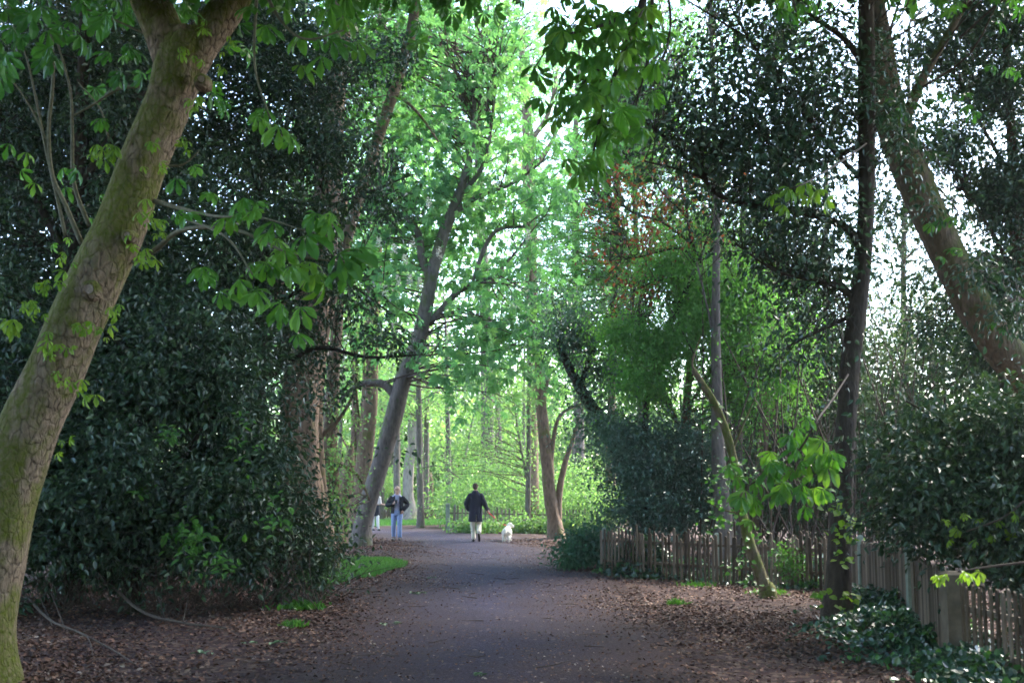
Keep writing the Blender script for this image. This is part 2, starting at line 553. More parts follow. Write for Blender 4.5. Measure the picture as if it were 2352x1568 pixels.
bp = nt.nodes.new('ShaderNodeBump'); bp.inputs['Strength'].default_value = .8; bp.inputs['Distance'].default_value = .03
nt.links.new(n1, bp.inputs['Height']); nt.links.new(bp.outputs[0], b.inputs['Normal'])
tag(gm.build('ground', m), kind='structure')

# path: one ragged-edged strip of trodden grit
ctr = catmull([(-.3, -8), (-.28, 4), (-.3, 10), (-.33, 17), (-.45, 26), (-.95, 33), (-1.7, 38.5), (-3.6, 45), (-8, 50), (-20, 54), (-45, 58)], 14)
tn = norm(np.gradient(ctr, axis=0)); nrm2 = np.column_stack([-tn[:, 1], tn[:, 0]])
cols = np.linspace(-1, 1, 25)
rows_v, rows_e = [], []
for i, (cxy, nn) in enumerate(zip(ctr, nrm2)):
    hw = 2.7 + .5 * np.clip((cxy[1] - 30) / 10, 0, 1)
    pts = cxy[None] + nn[None] * (cols * hw)[:, None]
    rows_v.append(np.column_stack([pts, hz(pts[:, 0], pts[:, 1]) + .009])); rows_e.append((1 - np.abs(cols)) * (.42 + .58 * np.clip((cxy[1] - 9) / 8, 0, 1)))  # near end fades to soil colour, canopy shade put into the path
pv, pe = np.vstack(rows_v), np.concatenate(rows_e)
nc, nr_ = len(cols), len(ctr)
ii = (np.arange(nr_ - 1)[:, None] * nc + np.arange(nc - 1)[None]).ravel()
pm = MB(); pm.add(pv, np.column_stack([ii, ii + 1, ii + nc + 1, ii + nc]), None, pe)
m, nt, b, out = newmat('trodden_grit')
geo = nt.nodes.new('ShaderNodeNewGeometry'); pos = geo.outputs['Position']
n1 = noise_tex(nt, 28, 5, .7, pos); n2 = noise_tex(nt, 1.1, 5, .6, pos); n3 = noise_tex(nt, 46, 3, .7, pos)
c = ramp(nt, n1, [(.32, (.010, .009, .018)), (.5, (.032, .029, .062)), (.66, (.075, .066, .130))])  # lilac cast puts the sky's reflection into the grit colour
c = mixc(nt, math_(nt, 'MULTIPLY', n2, .6), c, (.055, .045, .05))
c = mixc(nt, .45, c, ramp(nt, n3, [(.38, (.007, .006, .012)), (.58, (.058, .052, .10)), (.7, (.24, .21, .28))]))
n5 = noise_tex(nt, .45, 6, .7, pos, .8)
c = mixc(nt, math_(nt, 'MULTIPLY', math_(nt, 'SUBTRACT', n5, .42), 3.2, True), c, mixc(nt, .5, c, (.030, .018, .018)))
vf = nt.nodes.new('ShaderNodeTexVoronoi'); vf.inputs['Scale'].default_value = 11; nt.links.new(pos, vf.inputs['Vector'])
sf = nt.nodes.new('ShaderNodeSeparateColor'); nt.links.new(vf.outputs['Color'], sf.inputs[0])
near_ = math_(nt, 'LESS_THAN', vf.outputs['Distance'], .3)
c = mixc(nt, math_(nt, 'MULTIPLY', near_, math_(nt, 'GREATER_THAN', sf.outputs[0], .72)), c, ramp(nt, sf.outputs[1], [(0, (.03, .016, .012)), (.5, (.11, .06, .04)), (1, (.28, .22, .19))]))
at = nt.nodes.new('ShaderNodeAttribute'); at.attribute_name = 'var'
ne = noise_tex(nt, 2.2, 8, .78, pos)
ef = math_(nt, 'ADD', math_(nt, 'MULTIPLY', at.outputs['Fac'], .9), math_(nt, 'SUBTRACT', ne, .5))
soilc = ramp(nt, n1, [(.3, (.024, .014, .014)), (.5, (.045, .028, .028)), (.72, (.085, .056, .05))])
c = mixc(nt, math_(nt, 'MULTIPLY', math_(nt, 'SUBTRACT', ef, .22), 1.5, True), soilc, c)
nt.links.new(c, b.inputs['Base Color']); b.inputs['Roughness'].default_value = .95; b.inputs['Specular IOR Level'].default_value = .15
bp = nt.nodes.new('ShaderNodeBump'); bp.inputs['Strength'].default_value = 1.0; bp.inputs['Distance'].default_value = .03
nt.links.new(n1, bp.inputs['Height']); nt.links.new(bp.outputs[0], b.inputs['Normal'])
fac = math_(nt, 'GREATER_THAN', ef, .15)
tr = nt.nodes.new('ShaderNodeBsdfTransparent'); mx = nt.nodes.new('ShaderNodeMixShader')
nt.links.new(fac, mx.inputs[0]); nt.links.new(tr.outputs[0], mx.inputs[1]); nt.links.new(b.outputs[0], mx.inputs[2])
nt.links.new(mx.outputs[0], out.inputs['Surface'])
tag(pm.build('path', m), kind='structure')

def path_x(y): return np.interp(y, ctr[:, 1], ctr[:, 0])

# dead leaves lying on the ground
def litter(name, n, xr, yr, dens, stops, size):
    x = rng.uniform(*xr, n); y = yr[0] + (yr[1] - yr[0]) * rng.random(n) ** 1.35
    keep = rng.random(n) < dens(x, y)
    x, y = x[keep], y[keep]; N = len(x)
    mb = MB()
    p = np.column_stack([x, y, hz(x, y) + rng.uniform(.012, .03, N)])
    ax = rdir(N) * np.array([1, 1, .25]); nr = rdir(N) * .45 + np.array([0, 0, .8])
    cl = .5 + .5 * np.sin(x * 1.7 + np.sin(y * 1.3) * 2)
    onp = np.abs(x - path_x(y)) < 1.3
    put(mb, 'broad', p, size * rng.uniform(.4, 1.5, N) * np.clip(np.abs(x - path_x(y)) / 2.2, .55, 1), ax, nr, np.clip(rng.random(N) * .8 + cl * .2 + np.where(onp, .15, 0), 0, 1))
    return mb.build(name, varmat(name + '_mat', stops, .75, .35), smooth=False)
lit = litter('leaf_litter', 470000, (-9, 8), (7.5, 40), lambda x, y: np.clip(np.abs(x - path_x(y)) / 3.0, .10, 1) ** 1.1 * np.where(x < -1.2, 1.0, .8) * (.6 + .4 * np.sin(x * 1.3 + y * .7)),
       [(0, (.03, .015, .012)), (.4, (.085, .04, .028)), (.7, (.15, .066, .04)), (.9, (.21, .115, .07)), (1, (.36, .28, .23))], .047)
tag(lit, kind='stuff')
mb = MB()
for i in range(520):
    x, y = rng.uniform(-7, 6), 8 + 24 * rng.random() ** 1.3
    if abs(x - path_x(y)) < 1.0 and rng.random() < .6: continue
    a = rng.uniform(0, 6.28); L = rng.uniform(.08, .4); p = np.array([x, y, float(hz(x, y)) + .02]); e = p + np.array([math.cos(a) * L, math.sin(a) * L, rng.uniform(-.005, .04)])
    tube(mb, [p, (p + e) / 2 + rng.normal(0, .02, 3) * np.array([1, 1, .3]), e], [.005, .004, .002], 4, 2, caps=False)
tag(mb.build('fallen_twigs', MB_TWIG), kind='stuff')

def grass_patch(name, poly_fn, n, h, kind='stuff'):
    mb = MB()
    p = poly_fn(n); N = len(p)
    ax = rdir(N) * .5 + np.array([0, 0, 1.0]); nr = rdir(N)
    put(mb, 'thin', p, h * rng.uniform(.5, 1.3, N), ax, nr, rng.random(N))
    return tag(mb.build(name, ML['grassm'], smooth=False), kind=kind)

def ell(cx, cy, rx, ry):
    def f(n):
        a = rng.uniform(0, 2 * np.pi, n); r = np.sqrt(rng.random(n)) * (1 + .15 * np.sin(3 * a + 1) + .1 * np.sin(7 * a))
        x, y = cx + rx * r * np.cos(a), cy + ry * r * np.sin(a)
        return np.column_stack([x, y, hz(x, y)])
    return f
grass_patch('grass', ell(-3.3, 25.4, .85, 3.8), 12000, .09)
def sheet(name, cx, cy, rx, ry, mat, dz=.006, n=48):
    a = np.linspace(0, 2 * np.pi, n, endpoint=False); r = 1 + .12 * np.sin(3 * a + 1) + .06 * np.sin(8 * a)
    mb = MB(); V = [[cx, cy, float(hz(cx, cy)) + dz]]; T = []
    ks = [.25, .5, .75, 1]
    for k in ks:
        x, y = cx + rx * k * r * np.cos(a), cy + ry * k * r * np.sin(a)
        V += np.column_stack([x, y, hz(x, y) + dz]).tolist()
    Q = []
    for i in range(n):
        j = (i + 1) % n
        T.append([0, 1 + i, 1 + j])
        for l in range(len(ks) - 1): Q.append([1 + l * n + i, 1 + (l + 1) * n + i, 1 + (l + 1) * n + j, 1 + l * n + j])
    mb.add(V, Q, T)
    return tag(mb.build(name, mat), kind='structure')
MG = plainmat('turf', (.045, .10, .03), .9, .35, 6)
sheet('lawn', -3.3, 25.4, .62, 3.2, MG)
sheet('lawn', -6.5, 62, 6.5, 9, MG)
grass_patch('grass', ell(-6.0, 57, 5.5, 4.5), 9000, .14)

# small tufts of weeds on the open ground
for i, (px, py, w, lab) in enumerate([(695, 1405, 70, 'bright green weeds sprouting at the right foot of the dark bush'), (675, 1440, 28, 'small pale grass tuft below the bright weeds by the dark bush'),
        (1552, 1388, 22, 'tiny lone green tuft in the middle of the leaf litter'), (1770, 1368, 45, 'grassy tuft at the foot of the crooked mossy stem'),
        (1600, 1345, 40, 'low sparse grass patch in front of the ivy under the fence'), (1885, 1378, 22, 'little grass tuft beside the dark slim trunk')]):
    b0 = G(px, py); r = M(w, b0[1])
    mb = MB(); N = 260
    a = rng.uniform(0, 6.28, N); rr = np.abs(rng.normal(0, .5, N))
    p = np.column_stack([b0[0] + r * rr * np.cos(a), b0[1] + r * rr * np.sin(a), hz(b0[0], b0[1]) + np.zeros(N)])
    put(mb, 'thin' if i else 'leaf', p + np.array([0, 0, 0 if i else .03]), rng.uniform(.04, .13, N), rdir(N) * .7 + np.array([0, 0, .8]), rdir(N) + np.array([0, 0, .5]), rng.random(N))
    tag(mb.build('weed_tuft', ML['weed'], origin=b0, smooth=False), lab, 'weeds', 'weed tufts on the woodland floor')

# ================================================================== TREES, LEFT
# T1: big mossy leaning chestnut
T1b = G(-70, 1575); d1 = T1b[1]
r1 = empty('horse_chestnut_tree', T1b, 'thick mossy trunk leaning across the left edge and forking at the top', 'tree')
mb = MB()
pts, rad = path_pts([(-62, 1490, 190), (-45, 1400, 160), (-8, 1220, 152), (40, 1060, 143), (77, 960, 138), (132, 840, 131), (176, 740, 127), (221, 640, 125), (267, 540, 118), (306, 430, 110), (345, 330, 108), (394, 220, 108), (420, 130, 118), (432, 70, 92)], d1)
s1 = tube(mb, [T1b + np.array([0, 0, -.2]), T1b + np.array([0, 0, .05])] + pts, [.50, .44] + rad, 40, 12, .055, seed=3)
mb.build('trunk', MB_T1, r1)
S1 = [s1]
for l in ([(408, 190, 82), (380, 90, 92), (335, -20, 86), (250, -250, 76), (150, -560, 60, -.6), (60, -900, 40, -1.4)],
          [(425, 200, 62), (462, 110, 82), (508, 40, 84), (555, -40, 76), (640, -260, 60, -.4), (800, -600, 46, -1), (950, -900, 30, -2)]):
    mb = MB(); lp, lr = path_pts(l, d1)
    S1.append(tube(mb, lp, lr, 26, 8, .06, seed=int(l[0][0])))
    mb.build('limb', MB_T1, r1)
S1 = np.vstack(S1)
# crown overhead, mostly above the picture
cb = MB()
C = crown(cb, [blob(60, 10, 9.2, 150, 110, 1.0, .8), blob(250, -330, 9.5, 500, 260, 3.0), blob(800, -480, 8.5, 500, 240, 3.5), blob(300, -800, 7, 700, 300, 4), blob(1200, -900, 7.5, 600, 250, 3.5)], 5200, .36, 'palmn', .45, 12, .75, .45, .3)
cb.build('crown', ML['chest'], r1, smooth=False)
tb = MB(); twigs(tb, S1, C, .14, .012, .004, 2.5); tb.build('branches', MB_SHOOT, r1)
# low leafy sprays hanging right of the trunk
cb = MB()
spray = [(700, 540, 150), (780, 580, 170), (655, 570, 120), (628, 510, 120), (560, 455, 110), (520, 500, 110), (590, 480, 100), (480, 615, 120), (550, 640, 120), (645, 695, 120), (690, 705, 110), (745, 650, 130),
         (800, 615, 120), (715, 625, 120), (610, 600, 120), (505, 670, 100), (430, 490, 100), (755, 505, 100), (405, 410, 80), (725, 490, 90), (590, 670, 110), (670, 610, 110)]
leaves_at(cb, [(x_, y_, w_ * 1.12) for x_, y_, w_ in spray] + [(x_ + rng.normal(0, 30), y_ + rng.normal(0, 30), w_ * .8) for x_, y_, w_ in spray], d1 - 1.6, 'palmn', .55, .35)
spray2 = [(650, 20, 130), (700, 70, 150), (760, 90, 140), (690, 150, 130), (820, 95, 120), (740, 130, 120), (610, 250, 110), (640, 290, 120), (590, 265, 100), (665, 310, 100), (610, 60, 110), (790, 40, 120), (580, 15, 110), (760, 10, 130)]
leaves_at(cb, spray2, d1 - 1.2, 'palmn', .45, .35)
leaves_at(cb, [(50, 390, 90), (145, 385, 85), (150, 430, 75), (80, 420, 70), (20, 330, 80), (230, 450, 60), (205, 500, 50), (60, 350, 70), (120, 560, 50), (155, 545, 45)], d1 + .4, 'palmn5', .4, .2)
cb.build('spray_leaves', ML['lit_chest'], r1, smooth=False)
for l in ([(305, 605, 16), (355, 575, 13), (420, 528, 11, -.6), (540, 528, 9, -1.2), (660, 580, 6, -1.6), (760, 600, 4, -1.7)],
          [(355, 462, 12), (420, 480, 9, -.5), (500, 497, 7, -1.2), (600, 500, 5, -1.5), (700, 530, 3, -1.7)],
          [(420, 500, 8, -.8), (520, 545, 6, -1.3), (580, 630, 4, -1.6)],
          [(375, 382, 7), (420, 378, 5), (455, 350, 3)], [(320, 198, 10), (270, 205, 8), (215, 240, 6), (160, 270, 4)],
          [(590, -60, 12, -.6), (640, 40, 8, -.9), (700, 90, 6, -1.2), (790, 70, 4, -1.2)], [(590, -20, 9, -.6), (585, 150, 6, -1), (620, 270, 4, -1.2)],
          [(188, 560, 13), (150, 470, 11), (120, 400, 10), (112, 300, 9), (122, 180, 8), (118, 60, 6)], [(205, 520, 11), (170, 420, 10), (166, 300, 8), (160, 200, 6), (120, 60, 4)],
          [(150, 540, 9), (128, 440, 8), (105, 340, 7), (85, 240, 6), (60, 130, 4), (30, 60, 3)], [(112, 330, 6), (60, 230, 4), (0, 150, 3)], [(250, 320, 5), (230, 250, 4), (180, 190, 3)]):
    tb = MB(); lp, lr = path_pts(l, d1); tube(tb, lp, lr, 7, 6, .05); tb.build('shoot', MB_SHOOT, r1)
for (px, py, w) in [(205, 665, 26), (462, 185, 20), (292, 540, 16)]:      # healed branch scars
    p = P(px, py, d1 - .235); r_ = M(w, d1) / 2
    mb = MB(); tube(mb, [p + np.array([0, .10, 0]), p, p + np.array([.005, -.035, 0]), p + np.array([.008, -.042, 0])], [r_ * 2.2, r_ * 1.7, r_ * 1.1, r_ * .75], 16, 5, .08, seed=px, caps=False); kn = mb.build('knot', MB_T1, r1)
    mb = MB(); a = np.linspace(0, 6.283, 14, endpoint=False); c_ = p + np.array([.008, -.036, 0])
    mb.add(np.vstack([c_ + np.column_stack([r_ * .8 * np.cos(a), 0 * a, r_ * .8 * np.sin(a)]), c_]), None, [[i, (i + 1) % 14, 14] for i in range(14)])
    mb.build('cut_wood', plainmat('pale_healed_wood', (.42, .30, .24), .8, .35, 40), r1)
# yellow-green sprouts straight on the bark
cb = MB()
for (px, py, k, s) in [(250, 335, 6, 50), (235, 360, 4, 40), (340, 485, 6, 45), (365, 505, 4, 45), (352, 325, 4, 40), (350, 372, 4, 40), (430, 348, 3, 38), (415, 325, 3, 34), (452, 232, 4, 48), (425, 108, 4, 40), (497, 148, 4, 45), (540, 90, 3, 40),
        (120, 650, 6, 48), (85, 690, 5, 44), (60, 700, 4, 40), (22, 742, 5, 55), (122, 782, 6, 50), (190, 752, 6, 44), (265, 715, 4, 48), (150, 865, 4, 44), (195, 893, 4, 48), (130, 1035, 3, 38), (330, 590, 5, 44), (325, 560, 4, 40),
        (100, 665, 3, 40), (375, 520, 3, 40), (480, 60, 3, 36), (235, 775, 3, 36), (150, 600, 3, 40), (160, 800, 3, 36)]:
    for j in range(k):
        x, y = px + rng.normal(0, 14), py + rng.normal(0, 12)
        dseg = d1 - .30 - rng.random() * .12
        leaves_at(cb, [(x, y, s * rng.uniform(.8, 1.5))], dseg, 'palmn5', .55, .02)
cb.build('sprout_leaves', ML['sprout'], r1, smooth=False)

# hollies / laurel forming the dark wall on the left
hk = dict(clump=.22, per=30, up=.5, droop=.35, hollow=.3, gap=-.12, gf=1.1)
HG = 'dark evergreens on the left side'
dh = 15.8
t, sk = tree('holly_bush', 'broad dark glossy bush filling the lower left beside the leaning trunk', 'bush', (300, 1400), [(300, 1330, 45), (280, 1150, 40), (300, 950, 30), (280, 780, 18)],
     [[(290, 1200, 22), (420, 1050, 16), (520, 900, 10)], [(290, 1150, 20), (180, 1000, 14), (100, 880, 8)], [(295, 1250, 18), (480, 1200, 12), (620, 1120, 7)]], MB_DARK,
     [blob(330, 1040, 17.0, 330, 300, 1.5, 1.2), blob(130, 1050, 17.2, 190, 280, 1.4), blob(500, 1090, 17.0, 140, 220, 1.2), blob(330, 1250, 16.9, 320, 110, 1.0, .35), blob(60, 1280, 16.2, 160, 110, .8), blob(-150, 1100, 16.5, 200, 330, 1.4, .6), blob(230, 1130, 15.9, 130, 70, .5, .9), blob(250, 830, 17.6, 240, 150, 1.2, .9), blob(430, 850, 17.6, 140, 170, 1.2, .9), blob(90, 820, 17.4, 160, 150, 1.1, .8)], 112000, .098, 'holly', 'leaf', HG, tw=.10, **hk)
t2, _ = tree('holly_tree', 'tall dark evergreen behind the leaning trunk in the upper left corner', 'tree', (160, 1385), [(160, 1200, 60), (150, 900, 50), (170, 500, 40), (190, 200, 30), (200, -200, 18)],
     [[(160, 600, 25), (60, 420, 15), (-40, 300, 8)], [(170, 450, 22), (300, 250, 14), (430, 120, 8)]], MB_DARK,
     [blob(150, 640, 18.2, 300, 230, 1.8), blob(120, 300, 18.6, 290, 280, 1.8), blob(330, 240, 18.9, 190, 230, 1.6), blob(440, 520, 18.4, 180, 230, 1.5), blob(-160, 500, 18, 220, 500, 1.6, .5), blob(200, -160, 18.6, 330, 220, 1.8), blob(300, 760, 18.4, 260, 160, 1.4), blob(180, 330, 20.6, 330, 430, 1.2, .9), blob(480, 160, 20.4, 150, 170, 1.0, .5)], 105000, .10, 'holly', 'leaf', HG, tw=.12, **hk)
t3, _ = tree('holly_tree', 'dark evergreen with ragged sprays reaching toward the ivy clad trunk', 'tree', (560, 1350), [(560, 1200, 40), (590, 950, 34), (600, 650, 28), (590, 350, 20), (600, 100, 12)],
     [[(598, 880, 16), (720, 800, 11, -.6), (840, 820, 8, -1), (960, 815, 4, -1.2)], [(598, 600, 16), (700, 500, 10), (850, 440, 6), (950, 400, 3)], [(595, 400, 14), (680, 260, 9), (800, 180, 5), (960, 90, 3)], [(600, 720, 12), (760, 640, 8), (900, 720, 4)]], MB_DARK,
     [blob(600, 300, 20.5, 170, 190, 1.4), blob(620, 560, 20.5, 150, 170, 1.3, .9), blob(620, 760, 20.5, 120, 130, 1.0, .6), blob(570, 950, 20, 80, 130, .8, .5), blob(720, 420, 20, 110, 110, .8, .6), blob(690, 120, 20.5, 130, 100, 1, .7), blob(560, 90, 21, 150, 120, 1.2), blob(820, 380, 19.5, 120, 90, .6, .8), blob(870, 800, 19.4, 100, 50, .5, .7), blob(760, 860, 19.4, 90, 60, .6, .6), blob(860, 480, 19.5, 110, 60, .5, .35), blob(880, 130, 19.5, 90, 80, .5, .45), blob(770, 700, 20, 90, 60, .6, .6), blob(745, 250, 20, 70, 170, .6, .8), blob(735, 600, 20, 60, 120, .5, .6)], 56000, .095, 'holly', 'leaf', HG, tw=.2, twmax=1.1, **hk)
t4, _ = tree('holly_bush', 'low dark bush arching over the path edge beside the small grass patch', 'bush', (640, 1385), [(640, 1330, 22), (650, 1240, 16), (660, 1130, 8)],
     [[(645, 1290, 12), (720, 1230, 8), (775, 1290, 4)], [(645, 1270, 10), (560, 1200, 6)]], MB_DARK,
     [blob(600, 1220, 17.2, 100, 110, .8), blob(690, 1240, 17.4, 80, 90, .6, .8), blob(640, 1320, 17, 110, 60, .6, .7), blob(740, 1290, 17.4, 45, 40, .3, .6), blob(700, 1160, 17.6, 60, 40, .4, .4)], 9500, .085, 'holly', 'leaf', HG, tw=.35, **hk)
tree('evergreen_tree', 'shadowy dark evergreen deep behind the leaning trunk and the lower left bush', 'tree', (60, 1300), [(60, 1000, 50), (70, 600, 40), (80, 200, 25)], [], MB_DARK,
     [blob(60, 300, 25, 280, 330, 1.2), blob(330, 430, 25.5, 160, 330, 1.0, .9), blob(60, 800, 24, 320, 260, 1.2), blob(340, 850, 24.5, 190, 260, 1.0), blob(500, 700, 25, 110, 200, .8, .6), blob(280, 60, 25.5, 170, 150, 1.0, .8), blob(640, 480, 27.5, 70, 260, .8, .35), blob(560, 60, 27, 110, 90, .8, .5), blob(-250, 500, 24, 250, 600, 1.2, .5), blob(220, 1180, 23, 330, 130, 1, .6)], 60000, .17, 'holly', 'leaf', tw=0, clump=.4, per=30, up=.3, hollow=.1)
# bare dead stems under the bush
mb = MB()
for i in range(420):
    x0 = rng.uniform(80, 740); y0 = rng.uniform(1365, 1410)
    b0 = G(x0, y0); L = rng.uniform(.4, 1.6); a = rng.uniform(-1.1, 1.1)
    e = b0 + np.array([L * math.sin(a), rng.uniform(-.2, .3), L * math.cos(a) * .9])
    mid = (b0 + e) / 2 + rng.normal(size=3) * .12
    tube(mb, [b0 - np.array([0, 0, .03]), mid, e], [.007, .005, .002], 4, 4, caps=False)
mb.build('dead_stems', MB_TWIG, t)
cb = MB()
for px, py, rx, ry, nn, w in [(435, 1235, 50, 45, 90, 24), (390, 990, 22, 20, 26, 20), (505, 1290, 40, 30, 40, 20), (330, 1120, 25, 20, 16, 18), (640, 1180, 30, 40, 30, 20), (560, 1000, 30, 60, 30, 18)]:
    leaves_at(cb, [(px + rng.normal(0, rx * .6), py + rng.normal(0, ry * .6), rng.uniform(.7, 1.3) * w) for _ in range(nn)], 15.6, 'leaf', .4, .3)
cb.build('young_leaves', ML['weed'], t, smooth=False)

# mid-left trunks
tree('ivy_clad_tree', 'stout brown trunk with fluted bark rising out of the dark bush', 'tree', (715, 1310), [(712, 1230, 105), (690, 1080, 88), (688, 930, 92), (705, 800, 88), (725, 650, 78), (748, 480, 64), (762, 330, 56), (772, 200, 50), (790, 0, 42), (800, -250, 30)],
     [[(690, 950, 40), (665, 800, 34), (640, 640, 24)], [(765, 300, 26), (700, 160, 18), (640, -20, 12)]], MB_BROWN, sides=22, bump=.09,
     blobs=[blob(790, 150, 27, 150, 180, 2, .8), blob(680, -60, 27, 260, 160, 2.5), blob(750, 560, 26, 60, 200, .8, .5)], n=3800, leaf=.26, mat='chest', tpl='palm', clump=.5, per=12, tw=.4)
tree('leaning_tree', 'slender pinkish trunk that bends right toward the top of the picture', 'tree', (745, 1290), [(742, 1200, 40), (728, 1050, 34), (728, 900, 32), (745, 750, 30), (785, 590, 28), (830, 440, 26), (868, 320, 26), (900, 225, 27), (930, 130, 26), (950, 40, 24), (958, -80, 22), (965, -300, 16)],
     [[(728, 1010, 12), (780, 960, 9), (815, 900, 6)], [(905, 210, 10), (960, 260, 7), (1010, 330, 4)]], MB_WARM, sides=14, bump=.08,
     blobs=[blob(955, 230, 28, 70, 110, .8, .8), blob(900, 330, 28, 50, 60, .6, .6), blob(960, -80, 28, 220, 110, 1.5)], n=900, leaf=.30, mat='bright', tpl='palm', clump=.35, per=9, tw=.3)
tree('slim_tree', 'dull brown trunk with sprouting sides just right of the fluted brown trunk', 'tree', (770, 1280), [(768, 1180, 38), (758, 1050, 34), (762, 940, 32), (770, 800, 28), (780, 650, 24), (790, 450, 18)], [[(765, 1060, 10), (820, 1090, 8), (850, 1150, 5)]], MB_BROWN, sides=12,
     blobs=[blob(760, 1130, 29, 60, 70, .8), blob(735, 1180, 29, 55, 60, .8), blob(790, 1000, 29, 30, 90, .5)], n=2600, leaf=.09, mat='lime', tpl='kite', clump=.2, per=20, tw=.3)
tree('tall_tree', 'straight warm brown trunk standing behind the leaning chestnut', 'tree', (822, 1240), [(828, 1150, 40), (838, 1040, 38), (848, 930, 37), (852, 800, 36), (858, 650, 34), (866, 480, 30), (872, 300, 24), (880, 0, 18)],
     [[(832, 1060, 16), (818, 940, 14), (812, 850, 11), (800, 700, 8)]], MB_WARM, sides=14, bump=.07,
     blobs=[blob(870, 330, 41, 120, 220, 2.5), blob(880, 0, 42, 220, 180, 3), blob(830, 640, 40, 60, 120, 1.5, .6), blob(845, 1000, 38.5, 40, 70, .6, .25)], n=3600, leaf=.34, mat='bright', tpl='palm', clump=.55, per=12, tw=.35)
tree('slim_tree', 'thin dark stem rising close to the left side of the straight warm trunk', 'tree', (806, 1240), [(808, 1150, 17), (812, 1020, 15), (815, 900, 14), (818, 760, 11)], [[(812, 1050, 6), (770, 980, 4), (745, 930, 3)], [(812, 1100, 6), (770, 1040, 4), (725, 985, 3)]], MB_BROWN, sides=8,
     blobs=[blob(820, 800, 38, 50, 90, 1)], n=700, leaf=.14, mat='lime', tpl='kite', clump=.3, per=14)
tree('broken_tree', 'short slanting trunk with split bark behind the low bush', 'tree', (770, 1250), [(778, 1190, 44), (792, 1120, 32), (802, 1060, 24), (806, 1020, 14)], [], MB_WARM, sides=12, bump=.12)

# T7: the leaning chestnut with flower candles
t7, s7 = tree('horse_chestnut_tree', 'leaning grey trunk on the left of the path below white flower candles', 'tree', (828, 1253), [(835, 1200, 43), (851, 1140, 42), (876, 1060, 41), (898, 980, 40), (918, 900, 39), (938, 840, 38), (962, 780, 36), (980, 700, 33), (992, 630, 31), (1012, 560, 29), (1032, 500, 26), (1060, 430, 20), (1085, 330, 14), (1090, 180, 9)],
     [[(905, 905, 22), (880, 882, 20), (835, 880, 16), (800, 900, 10), (770, 930, 6)], [(988, 640, 20), (968, 590, 19), (962, 540, 17), (935, 500, 13), (895, 480, 9), (850, 440, 6)], [(984, 745, 18), (1010, 715, 16), (1050, 672, 14), (1090, 650, 11), (1140, 628, 8), (1200, 560, 5)],
      [(1050, 455, 14), (1110, 380, 10), (1130, 270, 7), (1150, 100, 4)], [(1030, 500, 16), (1100, 450, 12), (1180, 420, 8), (1260, 360, 5)], [(1085, 650, 9), (1105, 590, 11), (1140, 530, 9), (1210, 520, 6)]], MB_GREY, sides=18, bump=.07,
     blobs=[blob(880, 560, 36.4, 110, 160, 1.6), blob(1000, 400, 36.5, 150, 170, 1.8), blob(1120, 560, 36.2, 110, 140, 1.8, .7), blob(1140, 800, 34, 150, 90, 1.6, .9), blob(1190, 680, 34, 110, 110, 1.6, .6), blob(1010, 150, 36, 200, 190, 2.5), blob(1210, 420, 35, 130, 120, 2, .4), blob(900, 740, 36.3, 90, 80, 1.2, .5), blob(1130, 900, 33.5, 130, 55, 1.4, .5), blob(870, 640, 33.0, 60, 60, .8, .3)],
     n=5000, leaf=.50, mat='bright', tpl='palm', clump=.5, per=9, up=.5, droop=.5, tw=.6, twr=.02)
MWHITE = varmat('white_blossom', [(0, (.75, .72, .62)), (1, (.85, .84, .8))], .7, .3)
for (px, py) in [(905, 575), (946, 560), (886, 672), (914, 650), (941, 648), (965, 655), (1214, 545), (930, 600), (870, 560), (1008, 585), (985, 470)]:
    p = P(px, py, 32.6); N = 46
    fl = MB(); z = rng.random(N); a = rng.uniform(0, 6.28, N); r = .055 * (1 - z * .8)
    q = p + np.column_stack([r * np.cos(a), r * np.sin(a), z * .30 - .1])
    put(fl, 'broad', q, .07, np.column_stack([np.cos(a), np.sin(a), .5 + 0 * a]), rdir(N) * .4 + np.array([0, 0, 1.]), rng.random(N))
    fl.build('flower_candle', MWHITE, t7, smooth=False)

# ================================================================== RIGHT OF THE PATH, FAR
tree('twisted_tree', 'twisted reddish brown trunk forking low on the right of the far path', 'tree', (1277, 1237), [(1272, 1190, 34), (1262, 1120, 30), (1254, 1040, 28), (1244, 950, 24), (1240, 870, 21), (1236, 800, 17), (1225, 700, 12), (1215, 560, 8)],
     [[(1283, 1200, 16), (1284, 1130, 15), (1296, 1070, 13), (1312, 1020, 10), (1330, 960, 6)], [(1245, 930, 12), (1256, 880, 11), (1258, 840, 8)], [(1262, 1090, 14), (1272, 1000, 10), (1290, 950, 8), (1340, 925, 5)]], MB_WARM, sides=14, bump=.14,
     blobs=[blob(1210, 740, 41, 140, 110, 2, .8), blob(1300, 880, 41, 70, 90, 1.5, .5), blob(1230, 600, 42, 130, 130, 2.2, .6)], n=2600, leaf=.30, mat='bright', tpl='palm5', clump=.5, per=12, tw=.4)
tree('slim_tree', 'thin straight tree with pale green sprays left of the twisted trunk', 'tree', (1212, 1222), [(1212, 1180, 12), (1214, 1080, 11), (1215, 960, 10), (1218, 830, 9), (1222, 650, 6)], [[(1213, 1110, 6), (1195, 1020, 5), (1180, 920, 3)]], MB_GREY, sides=8,
     blobs=[blob(1150, 990, 46, 120, 60, 2), blob(1210, 880, 46, 110, 90, 2), blob(1100, 1060, 47, 120, 45, 2)], n=6000, leaf=.12, mat='lime', tpl='kite', clump=.45, per=26, tw=.5, up=.85)
